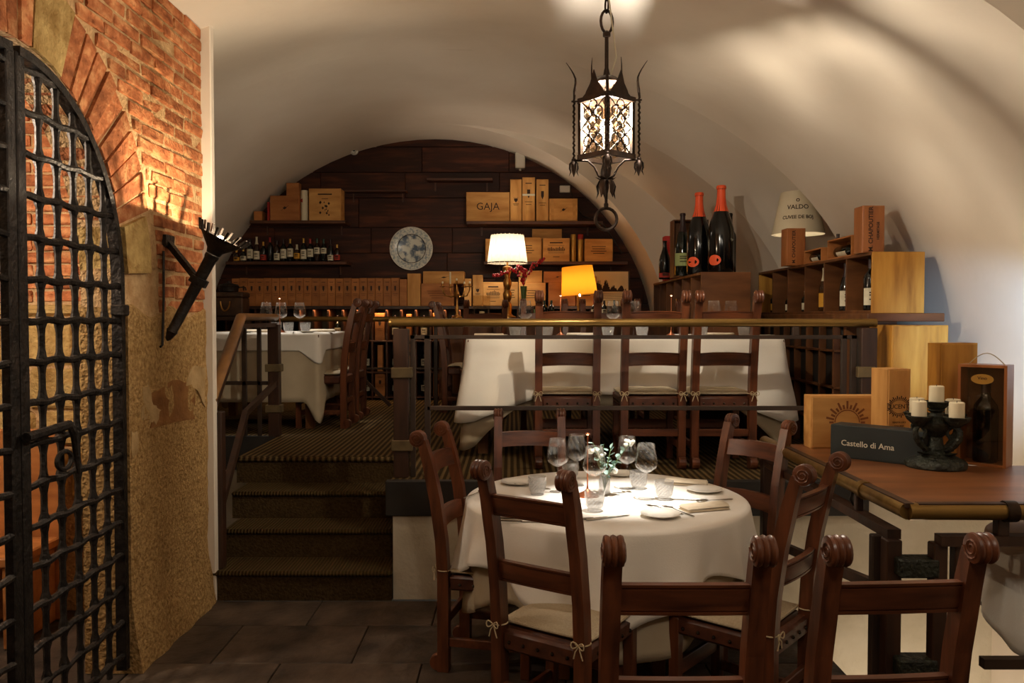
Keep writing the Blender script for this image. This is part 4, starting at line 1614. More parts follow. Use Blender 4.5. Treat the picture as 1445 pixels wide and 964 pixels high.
def led_proto():
    g = thing('table_lamp', 'x', 'lamp')
    MB().lathe([(0.001, 0), (0.055, 0.0), (0.056, 0.004), (0.020, 0.022), (0.006, 0.034), (0.004, 0.05)], 24).build('base', 'copper', g, smooth=True)
    MB().lathe([(0.0035, 0.045), (0.0035, 0.292)], 8).build('stem', 'copper', g, smooth=True)
    MB().lathe([(0.011, 0.291), (0.012, 0.294), (0.008, 0.298), (0.001, 0.300)], 16, cap=False).build('shade', 'copper', g, smooth=True)
    MB().lathe([(0.001, 0.289), (0.005, 0.289), (0.007, 0.2925), (0.001, 0.293)], 12, cap=False).build('diode', 'led_glow', g, smooth=True)
    return g


def knife_proto():
    g = thing('table_knife', 'x', 'cutlery')
    b = MB()
    b.prism([(0, -.004), (0.10, -.006), (0.118, 0.0), (0.10, 0.006), (0, 0.006)], 0.0016, T(0, 0, 0.002) @ RX(-90) @ T(0, -0.0016, 0))
    b.build('blade', 'steel', g)
    MB().tube([(-0.10, 0, 0.0055), (-0.09, 0, 0.0055), (-0.03, 0, 0.0055), (0.004, 0, 0.005)], [0.003, 0.0055, 0.005, 0.004], 8).build('handle', 'steel', g, smooth=True)
    return g


def fork_proto():
    g = thing('table_fork', 'x', 'cutlery')
    MB().tube([(-0.115, 0, 0.004), (-0.10, 0, 0.004), (0.0, 0, 0.007), (0.03, 0, 0.010)], [0.003, 0.0055, 0.0028, 0.0035], 8, flat=(0.5, 1.2)).build('handle', 'steel', g, smooth=True)
    b = MB()
    b.prism([(0.028, -.004), (0.04, -.011), (0.05, -.0115), (0.05, 0.0115), (0.04, 0.011), (0.028, 0.004)], 0.0016, T(0, 0, 0.010) @ RX(-90) @ T(0, -0.0016, 0))
    for y in (-0.0098, -0.0033, 0.0033, 0.0098):
        b.tube([(0.049, y, 0.010), (0.075, y, 0.007), (0.095, y, 0.009)], [0.0017, 0.0017, 0.0008], 5)
    b.build('tines', 'steel', g)
    return g


def spoon_proto():
    g = thing('table_spoon', 'x', 'cutlery')
    MB().tube([(-0.11, 0, 0.004), (-0.10, 0, 0.004), (0.0, 0, 0.007), (0.03, 0, 0.008)], [0.003, 0.0055, 0.0028, 0.0035], 8, flat=(0.5, 1.2)).build('handle', 'steel', g, smooth=True)
    MB().sphere((0.055, 0, 0.009), 0.019, 12, 6, sc=(1.5, 1.0, 0.25)).build('bowl', 'steel', g, smooth=True)
    return g


def napkin_proto():
    g = thing('napkin', 'x', 'napkin')
    n = 18
    for k, nm in ((0, 'lower_fold'), (1, 'upper_fold')):
        rows = []
        for i in range(n + 1):
            t = i / n
            y = -0.045 + 0.09 * t
            rr = []
            for (x, e) in ((-0.105, 0), (-0.10, 1), (-0.03, 1.05), (0.04, 0.95), (0.10, 1), (0.105, 0)):
                rr.append((x, y * (1 - .06 * k), k * 0.012 + 0.001 + e * (0.011 + 0.004 * math.sin(PI * t) * k) * min(1.0, 6 * t + .25, 6 * (1 - t) + .25)))
            rows.append(rr)
        b = MB()
        b.grid(rows)
        b.add([(-0.105, -0.045, k * 0.012), (0.105, -0.045, k * 0.012), (0.105, 0.045, k * 0.012), (-0.105, 0.045, k * 0.012)], [(0, 3, 2, 1)])
        b.build(nm, 'napkin', g, smooth='all', fix=False)
    return g


PROTO = {}


def put(kind, loc, rz, label, group=None, scale=None):
    mk = {'wine_glass': glass_proto, 'tumbler': tumbler_proto, 'plate': plate_proto, 'led': led_proto, 'knife': knife_proto, 'fork': fork_proto, 'spoon': spoon_proto, 'napkin': napkin_proto}[kind]
    if kind not in PROTO:
        o = mk()
        PROTO[kind] = o
        o.location = loc
        o.rotation_euler = (0, 0, math.radians(rz))
        o['label'] = label
        if group:
            o['group'] = group
    else:
        o = copy_tree(PROTO[kind], None, loc, rz, label)
        if 'group' in o:
            del o['group']
        if group:
            o['group'] = group
    o.scale = (scale, scale, scale) if scale else (1, 1, 1)
    return o


def on_table(px, py):
    p = at_z(px, py, TT)
    return (p.x, p.y, TT)


def rim_at(px, py):
    p = at_z(px, py, TT + 0.258)
    return (p.x, p.y, TT)


GT = 'wine glasses on the round table'
put('wine_glass', rim_at(787, 619), 0, 'wine glass on the round table beside the wall side tumbler', GT)
put('wine_glass', rim_at(814, 613), 0, 'wine glass on the round table behind the copper lamp', GT)
put('wine_glass', rim_at(839, 630), 0, 'wine glass on the round table in front of flower vase', GT)
put('wine_glass', rim_at(885, 616), 0, 'wine glass on the round table behind the vase beside a tumbler', GT)
put('wine_glass', rim_at(912, 626), 0, 'wine glass on the round table with its foot in the bright light pool', GT)
GU = 'cut tumblers on the round table'
for px, py, lab in ((758, 698, 'cut glass tumbler beside the plate at the stair side of round table'), (839, 721, 'cut glass tumbler beside the crossed knives on round table'),
                    (937, 705, 'cut glass tumbler beside the folded napkins on round table'), (901, 690, 'cut glass tumbler behind wine glass stems on round table'), (805, 676, 'cut glass tumbler on far side of round table behind glasses')):
    put('tumbler', on_table(px, py), RND.uniform(0, 90), lab, GU)
GP = 'side plates on the round table'
for px, py, lab in ((730, 683, 'white side plate near the back chair at round table'), (932, 729, 'white side plate beside the rolled napkin on round table'), (994, 694, 'white side plate at the counter side rim of round table'),
                    (876, 671, 'white side plate behind the flower vase on round table'), (716, 728, 'white side plate behind the chair back on round table')):
    put('plate', on_table(px, py), 0, lab, GP)
lp_ = on_table(829, 700)
put('led', lp_, 0, 'slim copper table lamp beside the flowers on round table')
lamp('table_led_light', 'POINT', (lp_[0], lp_[1], TT + 0.280), 0.10, (1.0, 0.6, 0.3), 0.01)
KN = 'knives on the round table'
put('knife', on_table(836, 733), 18, 'steel table knife lying in front of the tumbler on round table', KN)
put('knife', on_table(856, 732), 26, 'steel table knife crossing beside another in front of tumbler', KN)
put('knife', on_table(968, 706), 168, 'steel table knife pointing to the tumbler by folded napkins', KN)
put('knife', on_table(735, 737), -8, 'steel table knife lying behind the chair top rail', KN)
put('fork', on_table(935, 720), 128, 'steel fork with raised tines resting behind the side plate', 'forks on the round table')
put('fork', on_table(955, 722), 118, 'steel fork lying between the side plate and rolled napkin', 'forks on the round table')
put('fork', on_table(748, 688), 150, 'steel fork beside the plate at the stair side', 'forks on the round table')
put('spoon', on_table(1005, 708), 200, 'steel spoon beside the rolled napkin at table rim', 'spoons on the round table')
put('spoon', on_table(672, 698), 60, 'steel spoon at the stair side rim of round table', 'spoons on the round table')
put('napkin', on_table(994, 719), 20, 'rolled cream napkin beside the front side plate on round table', 'napkins on the round table')
put('napkin', on_table(968, 684), -20, 'folded cream napkin behind the tumbler on round table', 'napkins on the round table')
nk = on_table(790, 694)

# flower vase
vz = on_table(853, 698)
va = thing('flower_vase', 'small glass jar of grey eucalyptus and white flowers on round table', 'vase', vz)
MB().lathe([(0.001, 0.0), (0.027, 0.0), (0.029, 0.006), (0.028, 0.07), (0.022, 0.082), (0.024, 0.10), (0.022, 0.10), (0.020, 0.084), (0.025, 0.07), (0.026, 0.012), (0.001, 0.010)], 20, cap=False).build('jar', 'tumbler_glass', va, smooth=True)
lv = random.Random(5)
for k in range(9):
    a = lv.uniform(0, 2 * PI)
    tip = Vector((0.085 * math.cos(a) * lv.uniform(.4, 1), 0.07 * math.sin(a) * lv.uniform(.4, 1), lv.uniform(0.13, 0.255)))
    if k < 3:
        tip = Vector((0.06 + 0.03 * k, 0.02 * k - 0.02, 0.17 + 0.035 * k))
    mid = Vector((tip.x * .3, tip.y * .3, tip.z * .55))
    sp = MB().tube([(0, 0, 0.02), mid, tip], 0.0018, 5).build('stem', 'stem_green', va)
    if k % 3 == 2:
        fb = MB()
        for q in range(9):
            d = Vector((lv.uniform(-1, 1), lv.uniform(-1, 1), lv.uniform(-.4, 1))) * 0.018
            fb.sphere(tip + d, 0.0105, 7, 5, sc=(1, 1, .8))
        fb.build('flower', 'petal', sp, smooth=True)
    else:
        for q in range(7):
            t = 0.35 + 0.65 * q / 6
            c = mid.lerp(tip, max(0, (t - .35) / .65))
            aa = lv.uniform(0, 2 * PI)
            M2 = T(*c) @ Matrix.Rotation(aa, 4, 'Z') @ RY(lv.uniform(-60, 20)) @ RX(lv.uniform(-40, 40))
            l_ = MB()
            l_.add([(0, 0, 0), (0.010, 0.010, 0.002), (0.022, 0.012, 0.002), (0.031, 0.004, 0), (0.031, -0.004, 0), (0.022, -0.012, 0.002), (0.010, -0.010, 0.002), (0.016, 0, -0.002)],
                   [(0, 1, 7), (1, 2, 7), (2, 3, 7), (3, 4, 7), (4, 5, 7), (5, 6, 7), (6, 0, 7)], M2)
            l_.build('leaf', 'leaf_grey', sp, smooth='all')
MB().sphere((0.047, -0.03, 0.118), 0.014, 10, 7).build('bud', 'petal', va, smooth=True)

# long table ware
def far(px, Y):
    p = at_y(px, 470, Y)
    return (p.x, Y, FT)


for px, Y, lab in ((741, 5.78, 'on the long table beside the chair nearest the stairs'), (865, 5.95, 'on the long table in the gap before the middle chair'), (894, 5.85, 'on the long table behind the middle chair'), (1007, 5.80, 'in the pair on the long table behind the chair by the cubby'), (1031, 5.85, 'in the pair on the long table behind the chair by the cubby')):
    put('wine_glass', far(px, Y), 0, 'wine glass ' + lab, 'wine glasses on the long table')
for px, Y, lab in ((727, 5.72, 'near its free end towards the stairs'), (772, 5.72, 'behind the chair nearest the stairs'), (858, 5.70, 'in the gap before the middle chair'), (906, 5.72, 'behind the middle chair'), (990, 5.70, 'behind the chair by the cubby'), (1050, 5.72, 'behind the cubby side post of the last chair')):
    put('tumbler', far(px, Y), RND.uniform(0, 90), 'cut glass tumbler on the long table ' + lab, 'tumblers on the long table')
for px in (791, 947):
    q = far(px, 5.75)
    put('led', q, 0, 'slim copper table lamp on the long platform table' + (' facing the stair side chair' if px < 800 else ' facing the middle chair'), 'copper lamps on the long table')
    lamp('table_led_light', 'POINT', (q[0], q[1], FT + 0.280), 0.10, (1.0, 0.6, 0.3), 0.01)
for px, Y, lab in ((700, 5.85, 'near its free end towards the stairs'), (830, 5.72, 'behind the chair nearest the stairs'), (1075, 5.75, 'near its end by the cubby'), (960, 5.95, 'between the middle and last chairs')):
    put('plate', far(px, Y), 0, 'white side plate on the long table ' + lab, 'side plates on the long table')
for px, Y, lab in ((690, 5.66, 'at its free end towards the stairs'), (820, 5.90, 'behind the chair nearest the stairs'), (1015, 5.98, 'behind the chair by the cubby')):
    put('napkin', far(px, Y), RND.uniform(-12, 12), 'folded napkin on the long table ' + lab, 'napkins on the long table')

# corner table ware
def cor(px, Y):
    p = at_y(px, 468, Y)
    return (p.x, Y, CT)


for px, Y, lab in ((376, 7.0, 'wine glass on the corner table next to the handrail end'), (397, 6.98, 'wine glass on the corner table in front of the copper lamp'), (423, 7.05, 'wine glass on the corner table standing apart beside a tumbler')):
    put('wine_glass', cor(px, Y), 0, lab, 'wine glasses on the corner table')
put('tumbler', cor(407, 6.90), 10, 'white patterned tumbler in the light on the corner table', 'tumblers on the corner table')
put('tumbler', cor(431, 6.96), 10, 'dim cut tumbler on the corner table beside the lone wine glass', 'tumblers on the corner table')
put('tumbler', cor(390, 7.10), 10, 'cut tumbler behind wine glasses on the corner table', 'tumblers on the corner table')
put('led', cor(395, 7.02), 0, 'slim copper table lamp on the corner table beside the stairs')
put('plate', cor(434, 6.85), 0, 'white side plate on the corner table near the lone wine glass', 'side plates on the corner table')
put('plate', cor(345, 6.85), 0, 'white side plate on the corner table behind the handrail', 'side plates on the corner table')
put('napkin', cor(455, 7.15), 30, 'folded napkin on the corner table near the chair', 'napkins on the corner table')
put('napkin', cor(362, 6.95), 10, 'folded napkin on the corner table behind the handrail', 'napkins on the corner table')
put('knife', cor(415, 6.82), 100, 'steel knife on the corner table before the white tumbler')


# ================================================================== BOXES
def flat_poly(par, polys, material, M, name='printed_mark', th=0.0008):
    b = MB()
    for p in polys:
        b.prism(p, th, M @ T(0, -th, 0))
    return b.build(name, material, par)


def line_poly(x0, z0_, x1, z1_, w):
    d = math.hypot(x1 - x0, z1_ - z0_) or 1e-6
    nx, nz__ = -(z1_ - z0_) / d * w / 2, (x1 - x0) / d * w / 2
    return [(x0 + nx, z0_ + nz__), (x1 + nx, z1_ + nz__), (x1 - nx, z1_ - nz__), (x0 - nx, z0_ - nz__)]


def mark_polys(kind, w, h, rnd):
    P = []
    if kind == 'crest':
        s = min(w, h) * 0.16
        P.append([(-s, s), (s, s), (s, 0), (0, -s * 1.3), (-s, 0)])
        for k in range(3):
            P.append(line_poly(-s + s * k, s * 1.15, -s + s * k, s * 1.6, s * .3))
        P.append(line_poly(-s * 1.6, -s * 2.0, s * 1.6, -s * 2.0, s * .25))
        P.append(line_poly(-s * 1.2, -s * 2.6, s * 1.2, -s * 2.6, s * .2))
    elif kind == 'sun':
        r = w * 0.17
        for k in range(15):
            a = PI * k / 14
            r0, r1 = r * 1.1, r * (1.75 if k % 2 else 1.45)
            c, s = math.cos(a), math.sin(a)
            P.append(line_poly(r0 * c, r0 * s, r1 * c, r1 * s, r * 0.16))
        for k in range(12):
            a0, a1 = PI * k / 12, PI * (k + 1) / 12
            P.append(line_poly(r * math.cos(a0), r * math.sin(a0), r * math.cos(a1), r * math.sin(a1), r * .08))
    elif kind == 'estate':
        ww, hh = w * 0.30, h * 0.16
        for k in range(4):
            P.append(line_poly(-ww, -hh + k * hh * .25, ww, -hh + k * hh * .25, h * .012))
        for k in range(11):
            x = -ww + 2 * ww * k / 10
            t = rnd.uniform(.3, 1)
            P.append([(x - ww * .07, -hh * .2), (x + ww * .07, -hh * .2), (x + ww * .05, hh * t), (x - ww * .05, hh * t)])
        P.append(line_poly(-ww, hh * 1.2, ww, hh * 1.2, h * .012))
        P.append(line_poly(-ww * .8, h * .30, ww * .8, h * .30, h * .05))
        P.append(line_poly(-ww * .4, -h * .30, ww * .4, -h * .30, h * .025))
    elif kind == 'lines':
        for k in range(4):
            ww = w * rnd.uniform(.15, .32)
            P.append(line_poly(-ww, h * (.16 - .1 * k), ww, h * (.16 - .1 * k), h * .028))
    elif kind == 'spots':
        P.append(line_poly(-w * .22, h * .32, w * .22, h * .32, h * .04))
        P.append(line_poly(-w * .10, h * .18, w * .10, h * .18, h * .015))
        for k in range(16):
            x, z_ = rnd.uniform(-.16, .14) * w, rnd.uniform(-.36, .08) * h
            s = w * rnd.uniform(.018, .04)
            P.append([(x - s, z_), (x, z_ - s * 1.3), (x + s, z_), (x, z_ + s * 1.3)])
    elif kind == 'small':
        P.append([(-w * .06, 0), (0, -h * .06), (w * .08, h * .02), (0, h * .07)])
        P.append(line_poly(-w * .12, -h * .1, w * .14, h * .10, h * .012))
    elif kind == 'strip':
        P.append(line_poly(-w * .25, h * .36, w * .25, h * .36, h * .018))
        P.append([(-w * .12, h * .22), (w * .12, h * .22), (w * .12, h * .10), (0, h * .02), (-w * .12, h * .10)])
        P.append(line_poly(-w * .3, -h * .06, w * .3, -h * .06, h * .010))
        P.append(line_poly(-w * .22, -h * .12, w * .22, -h * .12, h * .010))
    return P


def crate(label, cx, yf, z_, w, h, d, material='pine', mark=None, rz=0.0, group=None, name='wine_crate', mmat='print_dark', lid='front', txt=None, cat='box', lines=True):
    """wooden wine crate; yf = Y of its front face, z_ = what it stands on"""
    o = thing(name, label, cat, (cx, yf, z_), rz, group)
    t = min(0.012, w * .09)
    b = MB()
    b.box((-w / 2, 0.004, 0), (w / 2, d, h), bev=0.002)
    b.build('body', material, o)
    f = MB()
    f.box((-w / 2 + t * .5, 0.0, t * .5), (w / 2 - t * .5, 0.006, h - t * .5), bev=0.0015)
    f.build('lid', material, o)
    if mark:
        P = mark_polys(mark, w, h, RND)
        flat_poly(o, P, mmat, T(0, 0.0, h / 2))
    if txt:
        for (s, size, dx, dz, rot) in txt:
            text(o, s, size, T(dx, -0.0006, h / 2 + dz) @ RY(rot), mmat)
    return o


def crate_px(label, p0, p1, pt, pb, Y, d, **kw):
    a = at_y(p0, pb, Y)
    b = at_y(p1, pt, Y)
    z_ = kw.pop('z_', a.z)
    return crate(label, (a.x + b.x) / 2, Y, z_, b.x - a.x, b.z - z_, d, **kw)


# ---- shelves on the back wall
SH = {}


def shelf(px0, px1, py, Y, label, th=0.035, mat_='shelf_wood'):
    a = at_y(px0, py, Y)
    b = at_y(px1, py, Y)
    o = thing('wall_shelf', label, 'shelf', ((a.x + b.x) / 2, 9.68, a.z - th))
    w = (b.x - a.x) / 2
    mbx(o, 'board', (-w, Y - 9.68, 0), (w, 0.0, th), mat_, 0.003)
    for sx in (-0.8, 0.8):
        bk_ = MB()
        bk_.prism([(0, 0), (0.0, -0.10), (0.018, -0.10), (0.018, 0)], 0.02, T(sx * w, -0.035, 0))
        bk_.build('bracket', mat_, o)
    return a.z


YS = 9.36
zL1 = shelf(352, 487, 311, YS, 'upper dark shelf at the wall with a white tube and spotted box')
zL2 = shelf(318, 489, 369, YS, 'lower dark shelf carrying a row of wine bottles')
zR1 = shelf(658, 851, 312, YS, 'upper wooden shelf carrying four upright boxes by the arch')
zR2 = shelf(683, 886, 369, YS, 'lower wooden shelf carrying crates and gilt tubes')
shelf(486, 574, 268, 9.52, 'thin empty dark ledge above the blue plate', 0.02)
shelf(602, 695, 251, 9.50, 'thin empty reddish ledge high on the boards', 0.03)

GAJ = crate_px('wide pale crate with four large capital letters on the upper shelf', 658, 719, 271, 312, YS + .02, 0.28, z_=zR1, txt=[('GAJA', 0.115, 0.0, 0.0, 0)])
crate_px('narrow upright box with crest beside the four letter crate', 720, 736, 253, 312, YS + .02, 0.14, z_=zR1, material='pine_up', mark='crest')
bb1 = crate_px('tallest upright box with pale band on the upper shelf', 737, 755, 250, 312, YS + .02, 0.14, z_=zR1, material='pine_up', mark='strip')
mbx(bb1, 'paper_band', (-0.072, -0.004, 0.29), (0.072, 0.002, 0.312), 'card_cream', 0.0)
crate_px('narrow upright box with anchor mark next to banded box', 757, 774, 253, 312, YS + .02, 0.14, z_=zR1, material='pine_up', mark='strip')
cc = crate_px('low pale crate with bird mark and two battens', 775, 815, 280, 312, YS + .02, 0.24, z_=zR1, mark='small')
for sx in (-1, 1):
    mbx(cc, 'batten', (sx * .125 - .016, -0.008, 0.004), (sx * .125 + .016, 0.0, 0.25), 'pine', 0.001)
crate_px('crate half hidden by the white lampshade on lower shelf', 685, 722, 337, 369, YS + .02, 0.20, z_=zR2, mark='lines')
crate_px('crate with flying bird mark behind the white lampshade', 723, 764, 335, 369, YS + .02, 0.16, z_=zR2, mark='lines')
crate_px('flat pale crate lying behind the estate crate', 751, 793, 323, 369, YS + .20, 0.10, z_=zR2)
crate_px('square crate with printed estate picture on lower shelf', 766, 804, 336, 369, YS + .02, 0.17, z_=zR2, mark='estate')
crate_px('plain square crate with tiny castle mark beside the gilt tubes', 825, 865, 337, 369, YS + .02, 0.22, z_=zR2, mark='lines')


def tube_box(label, px, pw, pt, pb, Y, z_, material, cap, name='gift_tube', group=None):
    a = at_y(px, pb, Y)
    b = at_y(px, pt, Y)
    s = Y / F
    o = thing(name, label, 'tube', (a.x, Y, z_), 0, group)
    r = pw * s / 2
    h = b.z - z_
    MB().lathe([(r * .96, 0), (r, 0.004), (r, h - 0.06), (r * .985, h - .058)], 20).build('tube', material, o, smooth=True)
    MB().lathe([(r * .99, h - .057), (r, h - .055), (r, h - .004), (r * .94, h)], 20).build('cap', cap, o, smooth=True)
    return o


tube_box('gilt bottle tube beside the estate crate', 809, 8, 331, 369, YS + .08, zR2, 'foil_gold', 'foil_gold', group='gilt tubes on the lower shelf')
tube_box('gilt bottle tube with red edge beside the castle crate', 819, 8, 331, 369, YS + .08, zR2, 'foil_gold', 'foil_red', group='gilt tubes on the lower shelf')
crate_px('square box printed with dark spots on the left shelf', 436, 481, 266, 311, YS + .02, 0.20, z_=zL1, mark='spots')
tw = tube_box('white cardboard tube with red seal on the left shelf', 430, 10, 269, 311, YS + .10, zL1, 'card_cream', 'card_cream')
MB().lathe([(0.001, 0), (0.022, 0), (0.022, 0.002), (0.001, 0.002)], 14, T(-0.015, -0.038, 0.235) @ RX(90) @ T(0, 0, -.001)).build('seal', 'foil_red', tw)
crate_px('low framed crate at the foot of left shelf pile', 381, 422, 276, 311, YS + .02, 0.20, z_=zL1, material='pine_red', mark='small')
crate_px('crate on top of framed crate cut by the vault', 404, 422, 258, 276, YS + .02, 0.10, material='pine_red')
crate_px('thin red book-like box on the left shelf', 377, 380, 285, 311, YS + .02, 0.2, z_=zL1, material='foil_red')
crate_px('small crate tucked under the vault on left shelf', 358, 370, 298, 311, YS + .02, 0.2, z_=zL1, material='pine_red')

# row of single-bottle boxes on top of the rack
ZRK = at_y(500, 432, 9.22).z
n = 21
for i in range(n):
    p0 = 327 + i * 11.25
    crate_px('slim upright wooden bottle box in the long row on the rack', p0 + .25, p0 + 11.0, 392.5 + RND.uniform(-.4, .4), 432, 9.24, 0.10, z_=ZRK, material='pine_red', mark='strip', name='bottle_box', group='long row of bottle boxes on the wine rack')
crate_px('slim plain box ending the long row of bottle boxes', 564, 574, 394, 432, 9.24, 0.1, z_=ZRK, material='pine_red', name='bottle_box')
crate_px('taller plain upright box beside the blue plate', 575, 593, 386, 432, 9.24, 0.12, z_=ZRK, material='pine_up', name='bottle_box')
c1 = crate_px('large reddish crate with faint script on the rack', 594, 640, 400, 432, 9.24, 0.22, z_=ZRK, material='pine_red', mark='lines', mmat='print_brown')
crate_px('wide crate stacked on the large reddish crate', 597, 655, 383, 400, 9.26, 0.22, z_=c1.location.z + at_y(600, 400, 9.24).z - ZRK, mark='small')
crate_px('narrow upright box right behind the candelabrum arms', 655, 665, 393, 432, 9.24, 0.1, z_=ZRK, material='pine_up', name='bottle_box')
crate_px('upright box with dark shield mark near the candelabrum', 667, 681, 388, 432, 9.24, 0.12, z_=ZRK, material='pine_up', mark='crest', name='bottle_box')
crate_px('bright crate with wide title line left of lamp foot', 681, 711, 398, 432, 9.24, 0.2, z_=ZRK, mark='estate')
crate_px('crate behind the lamp foot and berries', 712, 731, 398, 432, 9.24, 0.2, z_=ZRK, mark='lines')
c2 = crate_px('crate behind the green vase', 732, 770, 399, 432, 9.24, 0.2, z_=ZRK, mark='lines')
crate_px('crate stacked above the crate behind the vase', 732, 765, 382, 399, 9.26, 0.2, z_=c2.location.z + at_y(740, 399, 9.24).z - ZRK)
c3 = crate_px('crate left of the yellow lampshade', 774, 812, 399, 432, 9.24, 0.2, z_=ZRK, material='pine_red')
crate_px('crate lying above the crate left of yellow lampshade', 767, 806, 383, 399, 9.26, 0.2, z_=c3.location.z + at_y(770, 399, 9.24).z - ZRK, material='pine_red', mark='small')
crate_px('crate behind the yellow lampshade on the rack', 813, 842, 390, 432, 9.30, 0.2, z_=ZRK, mark='lines')

# ---- wine rack along the back wall
rk = thing('wine_rack', 'dark open wine rack along the back wall holding boxes and bottles', 'rack', (-1.1, 9.22, PZ))
rw0, rw1 = -2.30, 2.55
hz_ = ZRK - PZ
mbx(rk, 'top_board', (rw0, -0.02, hz_ - 0.035), (rw1, 0.42, hz_), 'rail_wood', 0.003)
mbx(rk, 'back_panel', (rw0, 0.40, 0.0), (rw1, 0.42, hz_ - .036), 'black_fascia', 0.0)
rows_px = (480.5, 524.5)
lv_z = [0.04] + [at_y(600, q, 9.24).z - PZ for q in rows_px][::-1]
for z_ in lv_z:
    mbx(rk, 'shelf', (rw0, 0.0, z_ - 0.018), (rw1, 0.40, z_), 'shelf_wood', 0.002)
colw = 0.165
ncol = int((rw1 - rw0) / colw)
for i in range(ncol + 1):
    x = rw0 + colw * i
    mbx(rk, 'divider', (x - .009, 0.004, 0), (x + .009, 0.39, hz_ - .036), 'shelf_wood', 0.001)


BOT = {}


def bottle(label, loc, h=0.30, r=0.038, glass='bottle_green', foil='foil_dark', lab='label_cream', shape='bordeaux', group=None, lz=(0.22, 0.50), rot=None, name='wine_bottle', oval=None):
    key = (round(h, 3), round(r, 4), glass, foil, lab, shape, lz, oval)
    if key in BOT and rot is None:
        o = copy_tree(BOT[key], None, loc, 0, label)
        if 'group' in o:
            del o['group']
        if group:
            o['group'] = group
        return o
    o = thing(name, label, 'bottle', loc, 0, group, rot)
    if shape == 'bordeaux':
        k = [(0.92, 0.0), (1.0, 0.02), (1.0, 0.60), (0.93, 0.655), (0.62, 0.715), (0.40, 0.755), (0.36, 0.80), (0.35, 0.955), (0.40, 0.96), (0.40, 0.985), (0.34, 1.0)]
    else:
        k = [(0.93, 0.0), (1.0, 0.02), (1.0, 0.42), (0.96, 0.50), (0.80, 0.60), (0.56, 0.70), (0.40, 0.78), (0.33, 0.86), (0.31, 0.955), (0.37, 0.96), (0.37, 0.985), (0.31, 1.0)]
    MB().lathe([(r * a, h * b) for a, b in k], 18).build('body', glass, o, smooth=True)
    kf = [q for q in k if q[1] >= (0.775 if shape == 'bordeaux' else 0.70)]
    MB().lathe([(r * a + 0.0008, h * b + 0.0003) for a, b in kf], 14).build('capsule', foil, o, smooth=True)
    if lab:
        b = MB()
        if oval:
            pts = []
            for q in range(24):
                a = 2 * PI * q / 24
                dx, dz = oval[0] * math.cos(a), oval[1] * math.sin(a)
                th = dx / r
                pts.append((r * 1.012 * math.sin(th + oval[3]), -r * 1.012 * math.cos(th + oval[3]), oval[2] + dz))
            b.add(pts + [(r * 1.03 * math.sin(oval[3]), -r * 1.03 * math.cos(oval[3]), oval[2])], [(q, (q + 1) % 24, 24) for q in range(24)])
        else:
            rows = []
            for z_ in (lz[0] * h, lz[1] * h):
                rows.append([(r * 1.012 * math.sin(t), -r * 1.012 * math.cos(t), z_) for t in [(-1.5 + 3.0 * q / 14) for q in range(15)]])
            b.grid(rows)
        b.build('paper_label', lab, o, smooth='all')
        if not oval:
            b = MB()
            for zz in (0.3, 0.55, 0.7):
                z_ = (lz[0] + (lz[1] - lz[0]) * zz) * h
                rows = [[(r * 1.018 * math.sin(t), -r * 1.018 * math.cos(t), z_ + e) for t in [(-.55 + 1.1 * q / 6) for q in range(7)]] for e in (0, 0.008)]
                b.grid(rows)
            b.build('label_print', 'print_dark', o)
    if rot is None:
        BOT[key] = o
    return o


# bottles and boxes in the rack (the cells one can see between the tables)
def rack_x(i):
    return -1.1 + rw0 + colw * (i + 0.5)


cells_seen = [i for i in range(ncol) if -2.15 < rack_x(i) < 0.75]
for r_i, z_ in enumerate(lv_z):
    for i in cells_seen:
        k = (i * 3 + r_i * 2) % 4
        tier = ('bottom', 'middle', 'top')[r_i]
        x = rack_x(i)
        if k in (0, 2):
            bottle('dark %s wine bottle on the %s tier of the back rack' % ('round shouldered' if not k else 'sloping', tier), (x, 9.34, PZ + z_), 0.285 if r_i else 0.25, 0.037, group='bottles on the %s tier of the back rack' % tier, shape='burgundy' if k else 'bordeaux')
        elif k == 1:
            crate('upright lettered wooden box on the %s tier of the back rack' % tier, x, 9.26, PZ + z_, 0.115, 0.31 if r_i else 0.255, 0.11, 'pine_red', 'strip', name='bottle_box', group='boxes on the %s tier of the back rack' % tier)
        elif (i + r_i) % 3 == 0:
            crate('narrow plain wooden box on the %s tier of the back rack' % tier, x, 9.27, PZ + z_, 0.06, 0.30 if r_i else 0.25, 0.11, 'pine_red', None, name='bottle_box', group='narrow boxes on the %s tier of the back rack' % tier)

# bottles on the lower left shelf
caps = ['foil_gold', 'foil_gold', 'foil_dark', 'foil_cream', 'foil_gold', 'foil_red', 'foil_dark', 'foil_dark', 'foil_gold', 'foil_cream', 'foil_gold', 'foil_red', 'foil_green', 'foil_green', 'foil_dark', 'foil_gold']
labs = ['label_yellow', 'label_cream', 'label_cream', 'label_cream', 'label_red', None, 'label_cream', 'label_cream', 'label_cream', 'label_yellow', 'label_cream', 'label_cream', 'label_cream', 'label_cream', 'label_cream', 'label_red']
tops = [352, 350, 336, 333, 340, 334, 338, 336, 336, 344, 335, 336, 335, 336, 336, 344]
desc = ['amber bottle with yellow label at the vault end of the bottle shelf', 'bottle with round cream label next to the yellow labelled bottle', 'bottle with tall cream label and dark cap', 'bottle with cream cap and hanging tag',
        'bottle with red label and gold cap', 'dark bottle with bright red cap and no label', 'dark bottle with low wide cream label', 'dark bottle with square cream label', 'bottle with gold capsule and cream label',
        'short bottle with golden yellow label', 'bottle with bright gold capsule and tall label', 'bottle with red capsule and white label', 'bottle with green capsule and cream label', 'bottle with high cream label on dark shoulders',
        'slender dark bottle with low cream label', 'short bottle with red label ending the shelf row']
